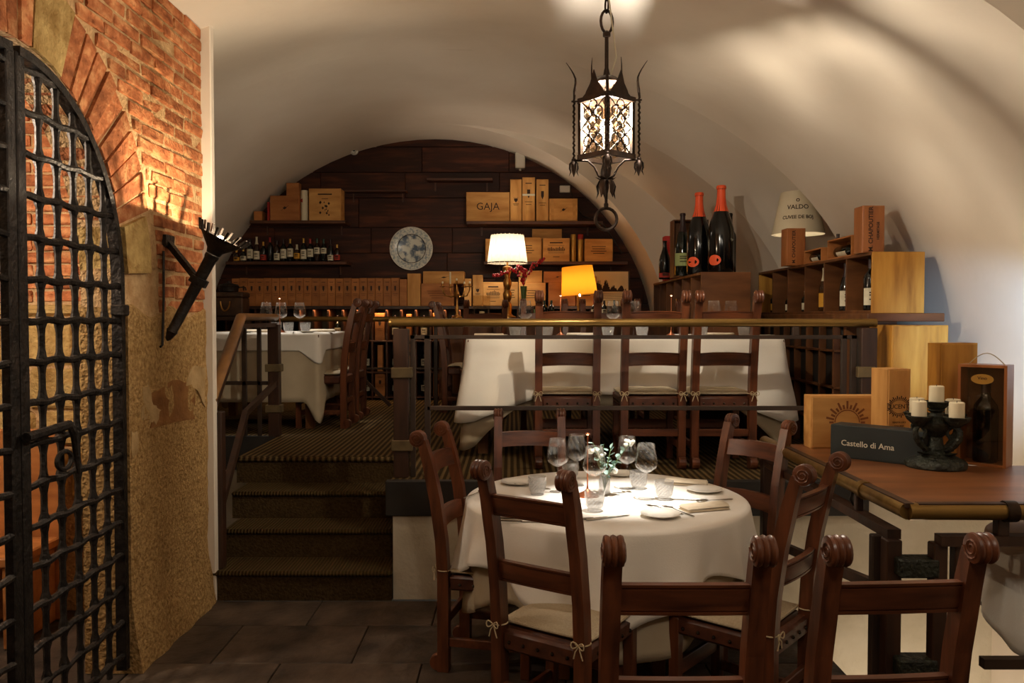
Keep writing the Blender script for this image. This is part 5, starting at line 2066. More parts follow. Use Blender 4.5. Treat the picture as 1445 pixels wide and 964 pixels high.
for i in range(16):
    px = 334 + i * 9.45
    h = (369 - tops[i]) * 9.45 / F * 0.98
    p = at_y(px, 369, 9.45)
    lz = [(0.10, 0.40), (0.12, 0.44), (0.15, 0.55), (0.10, 0.42), (0.08, 0.35), None, (0.08, 0.40), (0.15, 0.55), (0.22, 0.58), (0.18, 0.50), (0.12, 0.52), (0.22, 0.56), (0.34, 0.60), (0.36, 0.60), (0.06, 0.30), (0.10, 0.40)][i] or (0.2, 0.5)
    bottle(desc[i] + (' on left shelf' if i in (2, 3, 4, 5) else ''), (p.x, 9.45, zL2), h, 0.034, ['bottle_amber', 'bottle_green', 'bottle_black'][i % 3] if i else 'bottle_amber', caps[i], labs[i], 'burgundy' if i in (3, 9, 14) else 'bordeaux', lz=lz)

# blue and white plate hung on the boards
pc = at_y(580, 350.5, 9.60)
dp = thing('wall_plate', 'large blue and white ceramic plate hung on the dark boards', 'plate', (pc.x, 9.655, pc.z), rot=(math.radians(90), 0, 0))
Rr = 30.5 * 9.6 / F
MB().lathe([(0.001, 0.0), (Rr * .6, 0.0), (Rr * .68, 0.008), (Rr, 0.034), (Rr, 0.040), (Rr * .97, 0.042), (Rr * .66, 0.020)], 48, cap=False).build('rim', 'plate_rim', dp, smooth=True)
MB().lathe([(Rr * .665, 0.0195), (Rr * .60, 0.012), (0.001, 0.012)], 48, cap=False).build('painted_centre', 'plate_blue', dp, smooth=True)
MB().tube([(Rr * .66 * math.cos(a), Rr * .66 * math.sin(a), 0.021) for a in [2 * PI * k / 40 for k in range(40)]], 0.004, 5, closed=True).build('inner_band', 'print_dark', dp)
MB().tube([(Rr * .985 * math.cos(a), Rr * .985 * math.sin(a), 0.041) for a in [2 * PI * k / 40 for k in range(40)]], 0.005, 5, closed=True).build('edge_band', 'ceramic', dp)

# white lamp
lpz = at_y(715, 432, 9.0)
def table_lamp(label, px, Y, zfoot, py_bot, py_top, rb, rt, shade, foot, tilt=0, power=10, col=WARM, pleat=0, off=(0, 0), trim=True):
    b = at_y(px, py_bot, Y)
    t = at_y(px, py_top, Y)
    o = thing('table_lamp', label, 'lamp', (b.x, Y, zfoot))
    zb, zt = b.z - zfoot, t.z - zfoot
    M2 = T(off[0], off[1], (zb + zt) / 2) @ RY(tilt) @ T(0, 0, -(zb + zt) / 2)
    s_ = MB()
    s_.lathe([(rb, zb), (rt, zt)], 48, M2, cap=False, rfun=(lambda i, j: pleat * (1 if j % 2 else -1)) if pleat else None)
    s_.build('shade', shade, o, smooth=False if pleat else 'all', fix=False)
    if trim:
        tr = MB()
        tr.lathe([(rb + .003, zb), (rb + .003, zb + 0.012)], 48, M2, cap=False)
        tr.lathe([(rt + .003, zt - 0.010), (rt + .003, zt)], 48, M2, cap=False)
        tr.build('shade_trim', 'shade_trim', o, fix=False)
    MB().lathe(foot(zb), 18).build('foot', 'brass_old', o, smooth=True)
    MB().lathe([(0.008, zb - 0.02), (0.008, zb + 0.03), (0.016, zb + 0.05), (0.022, zb + 0.08), (0.012, zb + 0.11)], 10, M2).build('bulb', 'bulb_glow', o, smooth=True)
    if power:
        lamp('table_lamp_light', 'POINT', (b.x + off[0], Y + off[1], zfoot + zb + (zt - zb) * .45), power, col, 0.04)
    return o


def baluster(zb):
    h = zb
    return [(0.10, 0.0), (0.10, 0.015), (0.06, 0.03), (0.045, 0.05), (0.05, h * .25), (0.03, h * .30), (0.045, h * .36), (0.05, h * .45), (0.028, h * .52), (0.045, h * .60), (0.048, h * .66), (0.026, h * .74), (0.036, h * .82), (0.055, h * .90), (0.05, h * .94), (0.012, h * .96), (0.008, h + .04)]


sY = 8.85
# low sideboard that carries the lamps, vase and candelabrum
sbz = at_y(715, 449, 8.85).z
sb_ = thing('sideboard', 'long dark sideboard before the wine rack carrying lamps and candelabrum', 'sideboard', (0.62, 8.85, PZ))
mbx(sb_, 'top', (-1.45, -0.22, sbz - PZ - 0.03), (0.98, 0.22, sbz - PZ), 'rail_wood', 0.004)
mbx(sb_, 'body', (-1.40, -0.18, 0.06), (0.93, 0.20, sbz - PZ - 0.031), 'walnut_side', 0.003)
mbx(sb_, 'plinth', (-1.36, -0.14, 0.0), (0.90, 0.18, 0.061), 'rail_wood', 0.0)
for k in range(4):
    dd = mbx(sb_, 'door', (-1.36 + k * 0.57, -0.196, 0.10), (-1.36 + k * 0.57 + 0.53, -0.179, sbz - PZ - 0.06), 'walnut', 0.003)
    MB().sphere((-1.36 + k * 0.57 + 0.47, -0.205, 0.55), 0.014, 8, 5).build('knob', 'brass_old', dd, smooth=True)

table_lamp('lit table lamp with white pleated shade and turned gilt foot', 716, sY, sbz, 372, 331, 28 * sY / F, 22.5 * sY / F, 'shade_white', baluster, power=9, pleat=0.005)
table_lamp('lit table lamp with tilted plain yellow shade', 816, sY, sbz, 416, 376, 25.5 * sY / F, 21.5 * sY / F, 'shade_yellow', lambda zb: [(0.09, 0), (0.09, 0.012), (0.03, 0.03), (0.012, 0.05), (0.012, zb * .9), (0.008, zb + .05)], tilt=-5, power=4.2, col=(1.0, 0.76, 0.48), trim=False)

# brass candelabrum with white candles
cp = at_y(645, 449, 8.75)
cdl = thing('candelabrum', 'old brass five armed candelabrum beside the upright boxes', 'candelabrum', (cp.x, 8.75, sbz))
zt_c = at_y(645, 405, 8.75).z - sbz
MB().lathe([(0.06, 0.0), (0.055, 0.015), (0.02, 0.03), (0.012, 0.06), (0.022, 0.10), (0.010, 0.14), (0.012, zt_c * .7), (0.026, zt_c * .78), (0.012, zt_c * .9), (0.012, zt_c)], 14).build('column', 'brass_old', cdl, smooth=True)
s = 8.75 / F
cand_specs = [(-20, 0, 'short stub'), (-10, 0, 'tall'), (0, 0, 'stub'), (10, 0, 'stub'), (18, 0, 'stub')]
for k, (dx, _, nm) in enumerate(cand_specs):
    x = dx * s
    y = (-0.03, 0.05, -0.06, 0.05, -0.03)[k]
    zc2 = zt_c + (0.0 if k != 2 else 0.03)
    b = MB()
    b.tube([(0, 0, zt_c * .80), (x * .35, y * .35, zt_c * .68), (x * .8, y * .8, zt_c * .72), (x, y, zt_c * .9), (x, y, zc2)], 0.007, 6)
    b.lathe([(0.006, zc2 - .005), (0.032, zc2), (0.034, zc2 + 0.006), (0.012, zc2 + 0.008), (0.014, zc2 + 0.035), (0.010, zc2 + .035)], 12, T(x, y, 0))
    b.build('arm', 'brass_old', cdl, smooth=True)
    hh = 0.13 if k == 1 else 0.025
    c_o = thing('candle', 'tall white candle standing in the brass candelabrum' if k == 1 else 'burnt down white candle stub in the brass candelabrum', 'candle', (cp.x + x, 8.75 + y, sbz + zc2 + 0.030), 0, None if k == 1 else 'candle stubs in the brass candelabrum')
    MB().lathe([(0.009, 0), (0.009, hh), (0.004, hh + .004)], 10).build('wax', 'wax', c_o, smooth=True)
    MB().lathe([(0.001, hh), (0.001, hh + 0.012)], 5).build('wick', 'print_dark', c_o)

# green vase of red berries
vp = at_y(739, 449, 8.72)
bv = thing('berry_vase', 'slim green vase with sprays of red berries beside the white lamp', 'vase', (vp.x, 8.72, sbz))
vh = at_y(739, 404, 8.72).z - sbz
MB().lathe([(0.001, 0), (0.028, 0.0), (0.024, 0.03), (0.022, vh * .5), (0.034, vh * .9), (0.036, vh), (0.033, vh), (0.02, vh * .5), (0.001, .01)], 16, cap=False).build('vase', 'stem_green', bv, smooth=True)
bm_ = MB()
bm_.sphere((0, 0, 0), 0.0135, 7, 5)
bfirst = None
s = 8.72 / F
for spray in (((0, 0), (6, 18), (14, 30), (30, 38)), ((0, 0), (-4, 12), (-12, 24), (-22, 21), (-36, 16), (-44, 14)), ((0, 0), (2, 14), (-4, 26), (-10, 28)), ((0, 0), (-2, 10), (4, 22))):
    pts = [Vector((dx * s, RND.uniform(-.03, .03), vh + dy * s)) for dx, dy in spray]
    st_o = MB().tube([(0, 0, vh * .4)] + pts, 0.003, 5).build('twig', 'stem_green', bv)
    for k in range(30):
        t = 0.25 + 0.75 * k / 29
        q = t * (len(pts) - 1)
        i = min(int(q), len(pts) - 2)
        c = pts[i].lerp(pts[i + 1], q - i) + Vector((RND.uniform(-.018, .018), RND.uniform(-.02, .02), RND.uniform(-.018, .018)))
        if bfirst is None:
            bfirst = bm_.build('berry', 'berry', st_o, smooth=True)
            bfirst.location = c
        else:
            o = bfirst.copy()
            COL.objects.link(o)
            o.parent = st_o
            o.location = c
    for k in range(4):
        q = RND.uniform(.3, 1) * (len(pts) - 1)
        i = min(int(q), len(pts) - 2)
        c = pts[i].lerp(pts[i + 1], q - i)
        M2 = T(*c) @ RZ(RND.uniform(0, 360)) @ RY(RND.uniform(-40, 40))
        MB().add([(0, 0, 0), (0.02, 0.012, 0), (0.045, 0, 0.004), (0.02, -0.012, 0), (0.02, 0, 0.006)], [(0, 1, 4), (1, 2, 4), (2, 3, 4), (3, 0, 4)], M2).build('leaf', 'leaf_green', st_o)

# engraving leaning on the wall
ea, eb = at_y(838, 430, 9.30), at_y(887, 383, 9.30)
pic = thing('framed_print', 'old engraving of a river town leaning behind the yellow lampshade', 'picture', ((ea.x + eb.x) / 2, 9.30, ZRK), rot=(math.radians(-4), 0, 0))
w_, h_ = (eb.x - ea.x) / 2, eb.z - ZRK
mbx(pic, 'sheet', (-w_, 0.0, 0.0), (w_, 0.012, h_), 'paper_old', 0.001)
P = []
er = random.Random(3)
for k in range(60):
    x = -w_ * .85 + 1.7 * w_ * k / 59
    hh_ = h_ * (0.06 + 0.26 * abs(math.sin(k * .21 + .6)) * er.uniform(.5, 1)) * (1.2 if k < 28 else .6)
    P.append([(x - .004, h_ * .42), (x + .004, h_ * .42), (x + .003, h_ * .42 + hh_), (x - .003, h_ * .42 + hh_)])
for k in range(5):
    P.append(line_poly(-w_ * .8, h_ * (.36 - .05 * k), w_ * .8, h_ * (.38 - .05 * k), .003))
flat_poly(pic, P, 'print_dark', T(0, 0, 0), 'engraved_town')
mbx(pic, 'frame', (-w_ - .02, 0.013, 0.0), (w_ + .02, 0.026, h_ + .01), 'rail_wood', 0.002)

# fittings on the boards
a = at_y(734, 226, 9.62)
el = thing('emergency_light', 'white emergency light box high on the boards by the arch', 'light', (a.x, 9.62, a.z))
mbx(el, 'housing', (-0.058, -0.05, -0.10), (0.058, 0.055, 0.10), 'white_plastic', 0.008)
mbx(el, 'lens', (-0.04, -0.056, -0.085), (0.04, -0.051, 0.05), 'ceramic', 0.002)
MB().lathe([(0.012, 0), (0.012, .03)], 10, T(0, -.01, -.125)).build('test_button', 'white_plastic', el)
a = at_y(797, 267, 9.64)
jb = thing('junction_box', 'small white junction box under the arch with black cable', 'switch', (a.x, 9.64, a.z))
mbx(jb, 'housing', (-0.06, -0.02, -0.04), (0.06, 0.026, 0.04), 'white_plastic', 0.004)
mbx(jb, 'cover', (-0.052, -0.024, -0.033), (0.052, -0.0205, 0.033), 'ceramic', 0.001)
cbp = [at_y(*q) for q in ((805, 268, 9.60), (812, 290, 9.55), (822, 305, 9.50), (838, 310, 9.32), (852, 318, 9.30), (868, 342, 9.32), (878, 358, 9.33))]
MB().tube([Vector(p) - Vector((a.x, 9.64, a.z)) for p in cbp], 0.007, 6).build('cable', 'iron', jb, smooth=True)
a = at_y(498, 211, 9.55)
sc_ = thing('security_camera', 'small white dome camera on the boards under the vault', 'camera', (a.x, 9.55, a.z))
MB().lathe([(0.05, 0), (0.05, 0.03), (0.046, 0.035)], 18, RX(-90) @ T(0, 0, 0.06)).build('mount', 'white_plastic', sc_, smooth=True)
MB().sphere((0, 0.03, 0), 0.042, 14, 8).build('dome', 'white_plastic', sc_, smooth=True)
MB().sphere((0.012, -0.006, -0.008), 0.016, 10, 6).build('lens', 'bottle_black', sc_, smooth=True)

# leather case on the sideboard at the far left
a = at_y(300, 447, 8.6)
b2 = at_y(341, 412, 8.6)
cs_t = thing('side_stand', 'dark serving stand by the left wall behind the corner table', 'stand', (a.x + .12, 8.75, PZ))
mbx(cs_t, 'top', (-.30, -.22, a.z - PZ - .04), (.30, .22, a.z - PZ), 'rail_wood', .004)
for sx in (-.26, .26):
    for sy in (-.18, .18):
        mbx(cs_t, 'leg', (sx - .025, sy - .025, 0), (sx + .025, sy + .025, a.z - PZ - .041), 'rail_wood', .003)
cs = thing('leather_case', 'brown leather case with brass handle on the serving stand', 'case', ((a.x + b2.x) / 2, 8.62, a.z))
wv_, hv = (b2.x - a.x) / 2, b2.z - a.z
mbx(cs, 'body', (-wv_, 0.0, 0), (wv_, 0.24, hv * .78), 'case_leather', .012)
mbx(cs, 'lid', (-wv_ - .004, -.004, hv * .785), (wv_ + .004, .244, hv), 'case_leather', .012)
MB().tube([(-.05 * math.cos(t) - .02, -.02 - .012 * math.sin(t), hv * .62 - .10 * math.sin(t)) for t in [PI * k / 12 for k in range(13)]], .008, 7).build('handle', 'brass_old', cs, smooth=True)
hat = thing('service_pan', 'black lidded pan with side handle on the leather case', 'pan', (cs.location.x - .03, 8.74, a.z + hv))
MB().lathe([(.08, 0), (.10, .01), (.105, .06), (.11, .065), (.09, .085), (.02, .10), (.02, .12)], 20).build('pan', 'iron', hat, smooth=True)
MB().tube([(.10, 0, .05), (.15, 0, .055), (.18, 0, .05), (.185, 0, .02)], .008, 6).build('handle', 'iron', hat, smooth=True)

# bottles and trinkets under the yellow lamp
for px, f_, l_, lab in ((757, 'foil_green', 'label_green', 'with green label beside the berry vase'), (768, 'foil_green', None, 'without label beside the green labelled bottle'), (778, 'foil_green', None, 'without label close to the yellow lamp foot'), (838, 'foil_red', 'label_cream', 'with red cap beside the yellow lamp'), (852, 'foil_dark', 'label_cream', 'with dark cap and cream label'), (866, 'foil_green', None, 'with green cap before the engraving')):
    p = at_y(px, 449, 8.78)
    bottle('small liqueur bottle ' + lab + ' on the sideboard', (p.x, 8.74, sbz), 0.19, 0.03, 'bottle_green', f_, l_, group='small bottles on the sideboard')
# glass lantern with a candle stub
p = at_y(680, 449, 8.70)
gl_ = thing('candle_lantern', 'clear glass lantern with white candle on the sideboard', 'lantern', (p.x, 8.70, sbz))
for sx in (-1, 1):
    for sy in (-1, 1):
        mbx(gl_, 'pane', (min(sx * .085, sx * .088), -.088, 0.01) if sy > 0 else (-.088, min(sx * .085, sx * .088), .01), (max(sx * .085, sx * .088), .088, .24) if sy > 0 else (.088, max(sx * .085, sx * .088), .24), 'pane_glass', 0)
mbx(gl_, 'base', (-.09, -.09, 0), (.09, .09, .01), 'wine_crystal', 0)
cdo = thing('candle', 'squat white candle inside the clear glass lantern', 'candle', (p.x, 8.70, sbz + .010))
MB().lathe([(.028, 0), (.028, .06), (.02, .062)], 14).build('wax', 'wax', cdo, smooth=True)
MB().lathe([(.0015, .061), (.0015, .075)], 5).build('wick', 'print_dark', cdo)

# ================================================================== RIGHT: CUBBY SHELVES
def cubby(label, xf, yn, yf, z0_, z1_, depth, n, mats, rows_=1, base=None):
    o = thing('wine_cubby', label, 'shelf', (xf + depth / 2, yn, z0_))
    t = 0.018
    hx = depth / 2
    L_ = yf - yn
    hh = z1_ - z0_
    mbx(o, 'top_board', (-hx - .004, 0, hh - t), (hx, L_, hh), mats[1], .002)
    mbx(o, 'bottom_board', (-hx - .004, 0, 0), (hx, L_, t), mats[1], .002)
    mbx(o, 'back_panel', (hx - .012, 0, t), (hx, L_, hh - t), mats[1], 0)
    mbx(o, 'end_panel', (-hx, -0.012, 0.0), (hx, 0.006, hh), mats[0], .002)
    mbx(o, 'end_panel', (-hx, L_ - .006, 0), (hx, L_ + .012, hh), mats[0], .002)
    for k in range(1, n):
        y = L_ * k / n
        mbx(o, 'divider', (-hx, y - .009, t), (hx - .012, y + .009, hh - t), mats[1], .001)
    return o


# big cubby along the right wall, on a low dark cabinet
CXF, CYN, CYF = 2.166, 4.92, 7.16
CZ1 = at_y(1230, 355.5, CYN).z
CZ0 = at_y(1230, 442, CYN).z
cab = thing('low_cabinet', 'dark low cabinet along the right wall under the long wine cubby', 'cabinet', (2.34, 4.86, PZ))
mbx(cab, 'top_board', (-.22, 0.0, CZ0 - PZ - .05), (.24, 2.5, CZ0 - PZ), 'walnut_side', .004)
mbx(cab, 'body', (-.12, 0.62, 0.0), (.22, 2.45, CZ0 - PZ - .051), 'black_fascia', .003)
mbx(cab, 'end_panel', (-.12, 0.56, 0.0), (.22, 0.60, CZ0 - PZ - .051), 'walnut', .002)
for k in range(3):
    mbx(cab, 'shelf', (-.17, 0.62, 0.2 + .25 * k), (-.121, 2.44, 0.215 + .25 * k), 'walnut_side', .002)
for k in range(8):
    mbx(cab, 'upright', (-.17, 0.64 + .25 * k, 0), (-.121, 0.66 + .25 * k, CZ0 - PZ - .052), 'walnut', .002)
cubby('long knotty pine wine cubby shelf with six compartments by the right wall', CXF, CYN, CYF, CZ0, CZ1, 0.315, 6, ('pine_knotty', 'walnut_side'))
comp = (CYF - CYN) / 6
bs = [(0, 0.33, 'bottle_black', 'foil_dark', 'label_cream', 'wine bottle with white label in the compartment next to the pine end'),
      (1, 0.32, 'bottle_black', 'foil_dark', 'label_cream', 'sloping dark wine bottle with cream label in the second cubby compartment'),
      (2, 0.31, 'bottle_clear', 'foil_cream', 'label_yellow', 'clear slender bottle in the third cubby compartment'),
      (3, 0.16, 'bottle_green', 'foil_cream', 'label_cream', 'half bottle with white label in the fourth cubby compartment'),
      (4, 0.15, 'bottle_green', 'foil_cream', 'label_cream', 'half bottle with white label in the fifth cubby compartment'),
      (5, 0.18, 'bottle_green', 'foil_gold', 'label_yellow', 'small bottle with yellow label in the last cubby compartment')]
for k, h, g_, f_, l_, lab in bs:
    b_o = bottle(lab, (CXF + 0.07, CYN + comp * k + comp * 0.30 + .06, CZ0 + 0.018), h, 0.042 if h > .25 else .03, g_, f_, l_, 'burgundy' if k in (1, 2) else 'bordeaux', lz=(0.10, 0.42))


def wood_box(label, loc, w, d, h, rz, material='pine_red', txt=None, mark=None, open_front=False, bottle_in=None):
    o = thing('bottle_box', label, 'box', loc, rz)
    t = 0.010
    if not open_front:
        mbx(o, 'body', (-w / 2, 0.003, 0), (w / 2, d, h), material, .002)
        mbx(o, 'lid', (-w / 2 + .006, -.003, .006), (w / 2 - .006, .004, h - .006), material, .001)
    else:
        mbx(o, 'side', (-w / 2, 0, 0), (-w / 2 + t, d, h), material, .001)
        mbx(o, 'side', (w / 2 - t, 0, 0), (w / 2, d, h), material, .001)
        mbx(o, 'bottom', (-w / 2 + t, 0, 0), (w / 2 - t, d, t), material, .001)
        mbx(o, 'top', (-w / 2 + t, 0, h - t), (w / 2 - t, d, h), material, .001)
        mbx(o, 'back', (-w / 2 + t, d - t, t), (w / 2 - t, d, h - t), material, .001)
    if txt:
        for (s_, size, dx, dz, rot) in txt:
            text(o, s_, size, T(dx, -.0036, h / 2 + dz) @ RY(rot), 'print_dark', bold=.0006)
    if mark:
        flat_poly(o, mark_polys(mark, w, h, RND), 'print_dark', T(0, -.003, h / 2))
    return o


# on top of it
a, b2 = at_y(1217, 355, 4.98), at_y(1249, 290, 4.98)
wood_box('upright reddish box with lettering up its front on the pine cubby end', ((a.x + b2.x) / 2, 4.98, CZ1), b2.x - a.x, 0.13, b2.z - CZ1, 0, 'cedar', [('M. CHAPOUTIER', 0.037, -0.018, 0.0, -90), ('HERMITAGE', 0.020, 0.026, -.01, -90)])
w1 = wood_box('open wooden box lying with a white labelled bottle beside the upright box', (2.255, 5.30, CZ1), 0.40, 0.14, 0.135, -90, 'pine_red', open_front=True)
w1.location = (CXF + 0.01, 5.44, CZ1)
bottle('wine bottle with white label lying in the larger open box', (CXF + 0.085, 5.63, CZ1 + 0.010 + .042), 0.34, 0.040, 'bottle_green', 'foil_dark', 'label_cream', rot=(math.radians(90), 0, 0), lz=(.15, .6))
w2 = wood_box('smaller open wooden box lying with a bottle on the cubby', (CXF + 0.01, 5.92, CZ1), 0.34, 0.12, 0.10, -90, 'pine_red', open_front=True)
bottle('small wine bottle lying in the smaller open box', (CXF + 0.075, 6.07, CZ1 + 0.010 + .036), 0.28, 0.034, 'bottle_green', 'foil_dark', 'label_cream', rot=(math.radians(90), 0, 0), lz=(.15, .6))
a, b2 = at_y(1110, 373, 6.20), at_y(1137, 322, 6.20)
wood_box('upright reddish box with lettering up its front before the dull lampshade', ((a.x + b2.x) / 2, 6.20, CZ1), b2.x - a.x, 0.13, b2.z - CZ1, 0, 'cedar', [('M. CHAPOUTIER', 0.034, -0.018, 0.0, -90)])
bottle('small wine bottle standing between the boxes on the cubby', (2.40, 6.02, CZ1), 0.22, 0.030, 'bottle_green', 'foil_dark', 'label_cream')

# dull unlit lamp with printed shade
vl = table_lamp('unlit lamp with lettered dull cream shade on the cubby shelf', 1126, 6.56, CZ1, 331, 272, 0.205, 0.135, 'shade_dull', lambda zb: [(0.07, 0), (0.07, .012), (.03, .03), (.045, zb * .4), (.03, zb * .8), (.008, zb + .05)], power=0, trim=False)
zb_, zt_2 = at_y(1126, 331, 6.56).z - CZ1, at_y(1126, 272, 6.56).z - CZ1


def shade_text(par, s_, size, frac, ang):
    z_ = zb_ + (zt_2 - zb_) * frac
    r_ = 0.205 + (0.135 - 0.205) * frac + 0.002
    tl = math.degrees(math.atan2(0.07, zt_2 - zb_))
    o = text(par, s_, size, Matrix.Identity(4), 'print_dark', bold=.0008)
    for v in o.data.vertices:
        x, y, z2 = v.co
        th = x / r_ + ang
        rr = r_ - z2 * 0.07 / (zt_2 - zb_) + (-y) * .5
        v.co = (rr * math.sin(th), -rr * math.cos(th), z_ + z2)
    return o


shade_text(vl, 'VALDO', 0.050, 0.60, -0.35)
shade_text(vl, 'CUVEE DE BOJ', 0.038, 0.36, -0.35)
q = shade_text(vl, 'o', 0.055, 0.78, -0.35)
q.name = 'printed_mark'

# magnum cabinet
MXF, MYN, MYF = 1.485, 6.42, 8.55
MZ1 = at_y(988, 384, MYN).z
mg = thing('magnum_cabinet', 'tall reddish cabinet with open compartments topped by giant bottles', 'cabinet', (MXF + .195, MYN, PZ))
hh = MZ1 - PZ
mbx(mg, 'end_panel', (-.195, -.014, 0), (.195, .008, hh), 'walnut_side', .003)
mbx(mg, 'top_board', (-.20, 0.0, hh - .022), (.195, MYF - MYN, hh), 'walnut_side', .003)
mbx(mg, 'back_panel', (.18, 0.008, 0), (.195, MYF - MYN, hh - .023), 'walnut_side', 0)
for k in range(1, 7):
    y = (MYF - MYN) * k / 6
    mbx(mg, 'divider', (-.195, y - .010, 0), (.179, y + .010, hh - .023), 'walnut', .002)
for z_ in (0.03, 0.48, 0.90):
    mbx(mg, 'shelf', (-.19, .01, z_ - .02), (.178, MYF - MYN - .012, z_), 'walnut_side', .002)


def on_mag(px, Y):
    p = at_y(px, 380, Y)
    return (p.x, Y, MZ1)


def bh(px, py, Y):
    return at_y(px, py, Y).z - MZ1


bottle('tallest giant black bottle with orange capsule on the magnum cabinet', on_mag(1017, 6.58), bh(1017, 262, 6.58), 0.105, 'bottle_black', 'foil_orange', 'label_orange', 'burgundy', oval=(0.055, 0.042, 0.10, -0.75))
bottle('second giant black bottle with orange capsule on the magnum cabinet', on_mag(986, 6.80), bh(986, 272, 6.80), 0.100, 'bottle_black', 'foil_orange', 'label_orange', 'burgundy', oval=(0.055, 0.042, 0.10, -0.75))
bottle('dark magnum with pale green six sided label on the cabinet', on_mag(963, 7.06), bh(963, 301, 7.06), 0.066, 'bottle_green', 'foil_dark', 'label_green', 'burgundy', lz=(.16, .36))
bottle('smaller dark magnum beside the red carton on the cabinet', on_mag(938, 7.60), bh(938, 340, 7.60), 0.055, 'bottle_black', 'bottle_black', 'label_red', 'burgundy', lz=(.04, .16))
bottle('dark bottle standing behind the tallest giant bottle', (1.83, 6.86, MZ1), bh(1007, 301, 6.86), 0.05, 'bottle_black', 'bottle_black', None, 'bordeaux')
rc = thing('red_carton', 'red bottle carton on the magnum cabinet behind a small magnum', 'box', (on_mag(944, 7.85)[0] + .02, 7.85, MZ1))
mbx(rc, 'body', (-.06, 0, 0), (.06, .12, bh(944, 333, 7.85) - .05), 'card_red', .002)
mbx(rc, 'lid', (-.062, -.002, bh(944, 333, 7.85) - .049), (.062, .122, bh(944, 333, 7.85)), 'card_red', .003)
a, b2 = at_y(950, 380, 7.30), at_y(1000, 310, 7.30)
wood_box('tall open wooden case standing behind the giant bottles', ((a.x + b2.x) / 2, 7.30, MZ1), b2.x - a.x, 0.16, b2.z - MZ1, 0, 'walnut', open_front=True)

# ================================================================== ON THE COUNTER
# tall knotty crate on the parapet
a, b2 = at_y(1258, 560, 4.70), at_y(1339, 459, 4.70)
crate('large knotty pine crate standing on the parapet under the long cubby', (a.x + b2.x) / 2, 4.70, 0.93, b2.x - a.x, b2.z - 0.93, 0.30, 'pine_knotty', None)
# sunburst box, lucente box, black box, big plain box, bottle showcase
a, b2 = at_y(1144, 634, 3.98), at_y(1247, 559, 3.98)
crate('flat pale box with carved sunburst at the far end of the counter', (a.x + b2.x) / 2, 3.98, CZ, b2.x - a.x, b2.z - CZ, 0.10, 'pine', 'sun', mmat='print_brown')
a, b2 = at_y(1247, 630, 3.86), at_y(1285, 521, 3.86)
lw, lh = b2.x - a.x, b2.z - CZ
lu = crate('upright pale box with round sun emblem and lettering on the counter', (a.x + b2.x) / 2 + .01, 3.86, CZ, lw, lh, 0.13, 'pine_up', None, rz=10, txt=[('LUCENTE', 0.030, 0, 0.02, 0), ('TENUTA LUCE', 0.011, 0, -.055, 0), ('TOSCANA', 0.011, 0, -.072, 0)])
P = []
for k in range(17):
    for sgn in (1, -1):
        a_ = PI * (0.04 + 0.92 * k / 16)
        c, s_ = math.cos(a_), math.sin(a_) * sgn
        r0, r1 = .047, (.066 if k % 2 else .058)
        P.append(line_poly(r0 * c, .02 + r0 * s_ * .75, r1 * c, .02 + r1 * s_ * .8, .005))
for k in range(20):
    a0, a1 = 2 * PI * k / 20, 2 * PI * (k + 1) / 20
    P.append(line_poly(.044 * math.cos(a0), .02 + .032 * math.sin(a0), .044 * math.cos(a1), .02 + .032 * math.sin(a1), .0022))
flat_poly(lu, P, 'print_dark', T(0, 0, lh / 2), 'sun_emblem')
pL, pR = at_z(1172, 644, CZ), at_z(1283, 657, CZ)
d = pR - pL
an = math.degrees(math.atan2(d.y, d.x))
Lb = 0.40
hb = 0.150
mid = pL + d.normalized() * (Lb / 2)
cb = thing('gift_box', 'long black box with white lettering lying on the counter', 'box', (mid.x, mid.y, CZ), an)
mbx(cb, 'base', (-Lb / 2, 0, 0), (Lb / 2, 0.115, hb - .03), 'card_black', .002)
mbx(cb, 'lid', (-Lb / 2 - .001, -.0012, .004), (Lb / 2 + .001, .116, hb), 'card_black', .003)
text(cb, 'Castello di Ama', 0.036, T(-0.035, -.0022, hb * .46), 'print_white', bold=.0003)
crate('tall plain pine box turned sideways behind the candles', 2.045, 3.72, CZ, 0.20, at_y(1330, 484, 3.74).z - CZ, 0.085, 'pine_knotty', None, rz=12)
# showcase
pL, pR = at_z(1359, 652, CZ), at_z(1410, 664, CZ)
d = pR - pL
an = math.degrees(math.atan2(d.y, d.x)) * 0.55
wS = d.length * .92
hS = at_y(1400, 517, pR.y).z - CZ
mid = (pL + pR) / 2
shw = thing('bottle_showcase', 'reddish glass fronted wooden case holding a magnum on the counter', 'box', (mid.x, mid.y, CZ), an)
t = 0.012
dS = 0.12
mbx(shw, 'side', (-wS / 2, 0, 0), (-wS / 2 + t, dS, hS), 'cedar', .001)
mbx(shw, 'side', (wS / 2 - t, 0, 0), (wS / 2, dS, hS), 'cedar', .001)
mbx(shw, 'bottom', (-wS / 2 + t, 0, 0), (wS / 2 - t, dS, t), 'cedar', .001)
mbx(shw, 'top', (-wS / 2 + t, 0, hS - t), (wS / 2 - t, dS, hS), 'cedar', .001)
mbx(shw, 'back', (-wS / 2 + t, dS - .008, t), (wS / 2 - t, dS, hS - t), 'walnut', .001)
mbx(shw, 'pane', (-wS / 2 + t, .006, t), (wS / 2 - t, .009, hS - t), 'pane_glass', 0)
pla = MB()
pla.lathe([(0.001, 0), (.044, 0), (.044, .002), (.001, .002)], 28, T(0, .0055, hS - .062) @ RX(90) @ Matrix.Diagonal((1, .50, 1, 1)))
pla = pla.build('gold_plaque', 'foil_gold', shw)
pla2 = text(shw, 'Vino', 0.020, T(0, .003, hS - .058), 'print_dark', name='plaque_lettering')
MB().tube([(-.06 + .14 * k / 10, .03, hS + .05 * math.sin(PI * k / 10)) for k in range(11)], .0022, 5).build('cord_handle', 'tie_cord', shw, smooth=True)
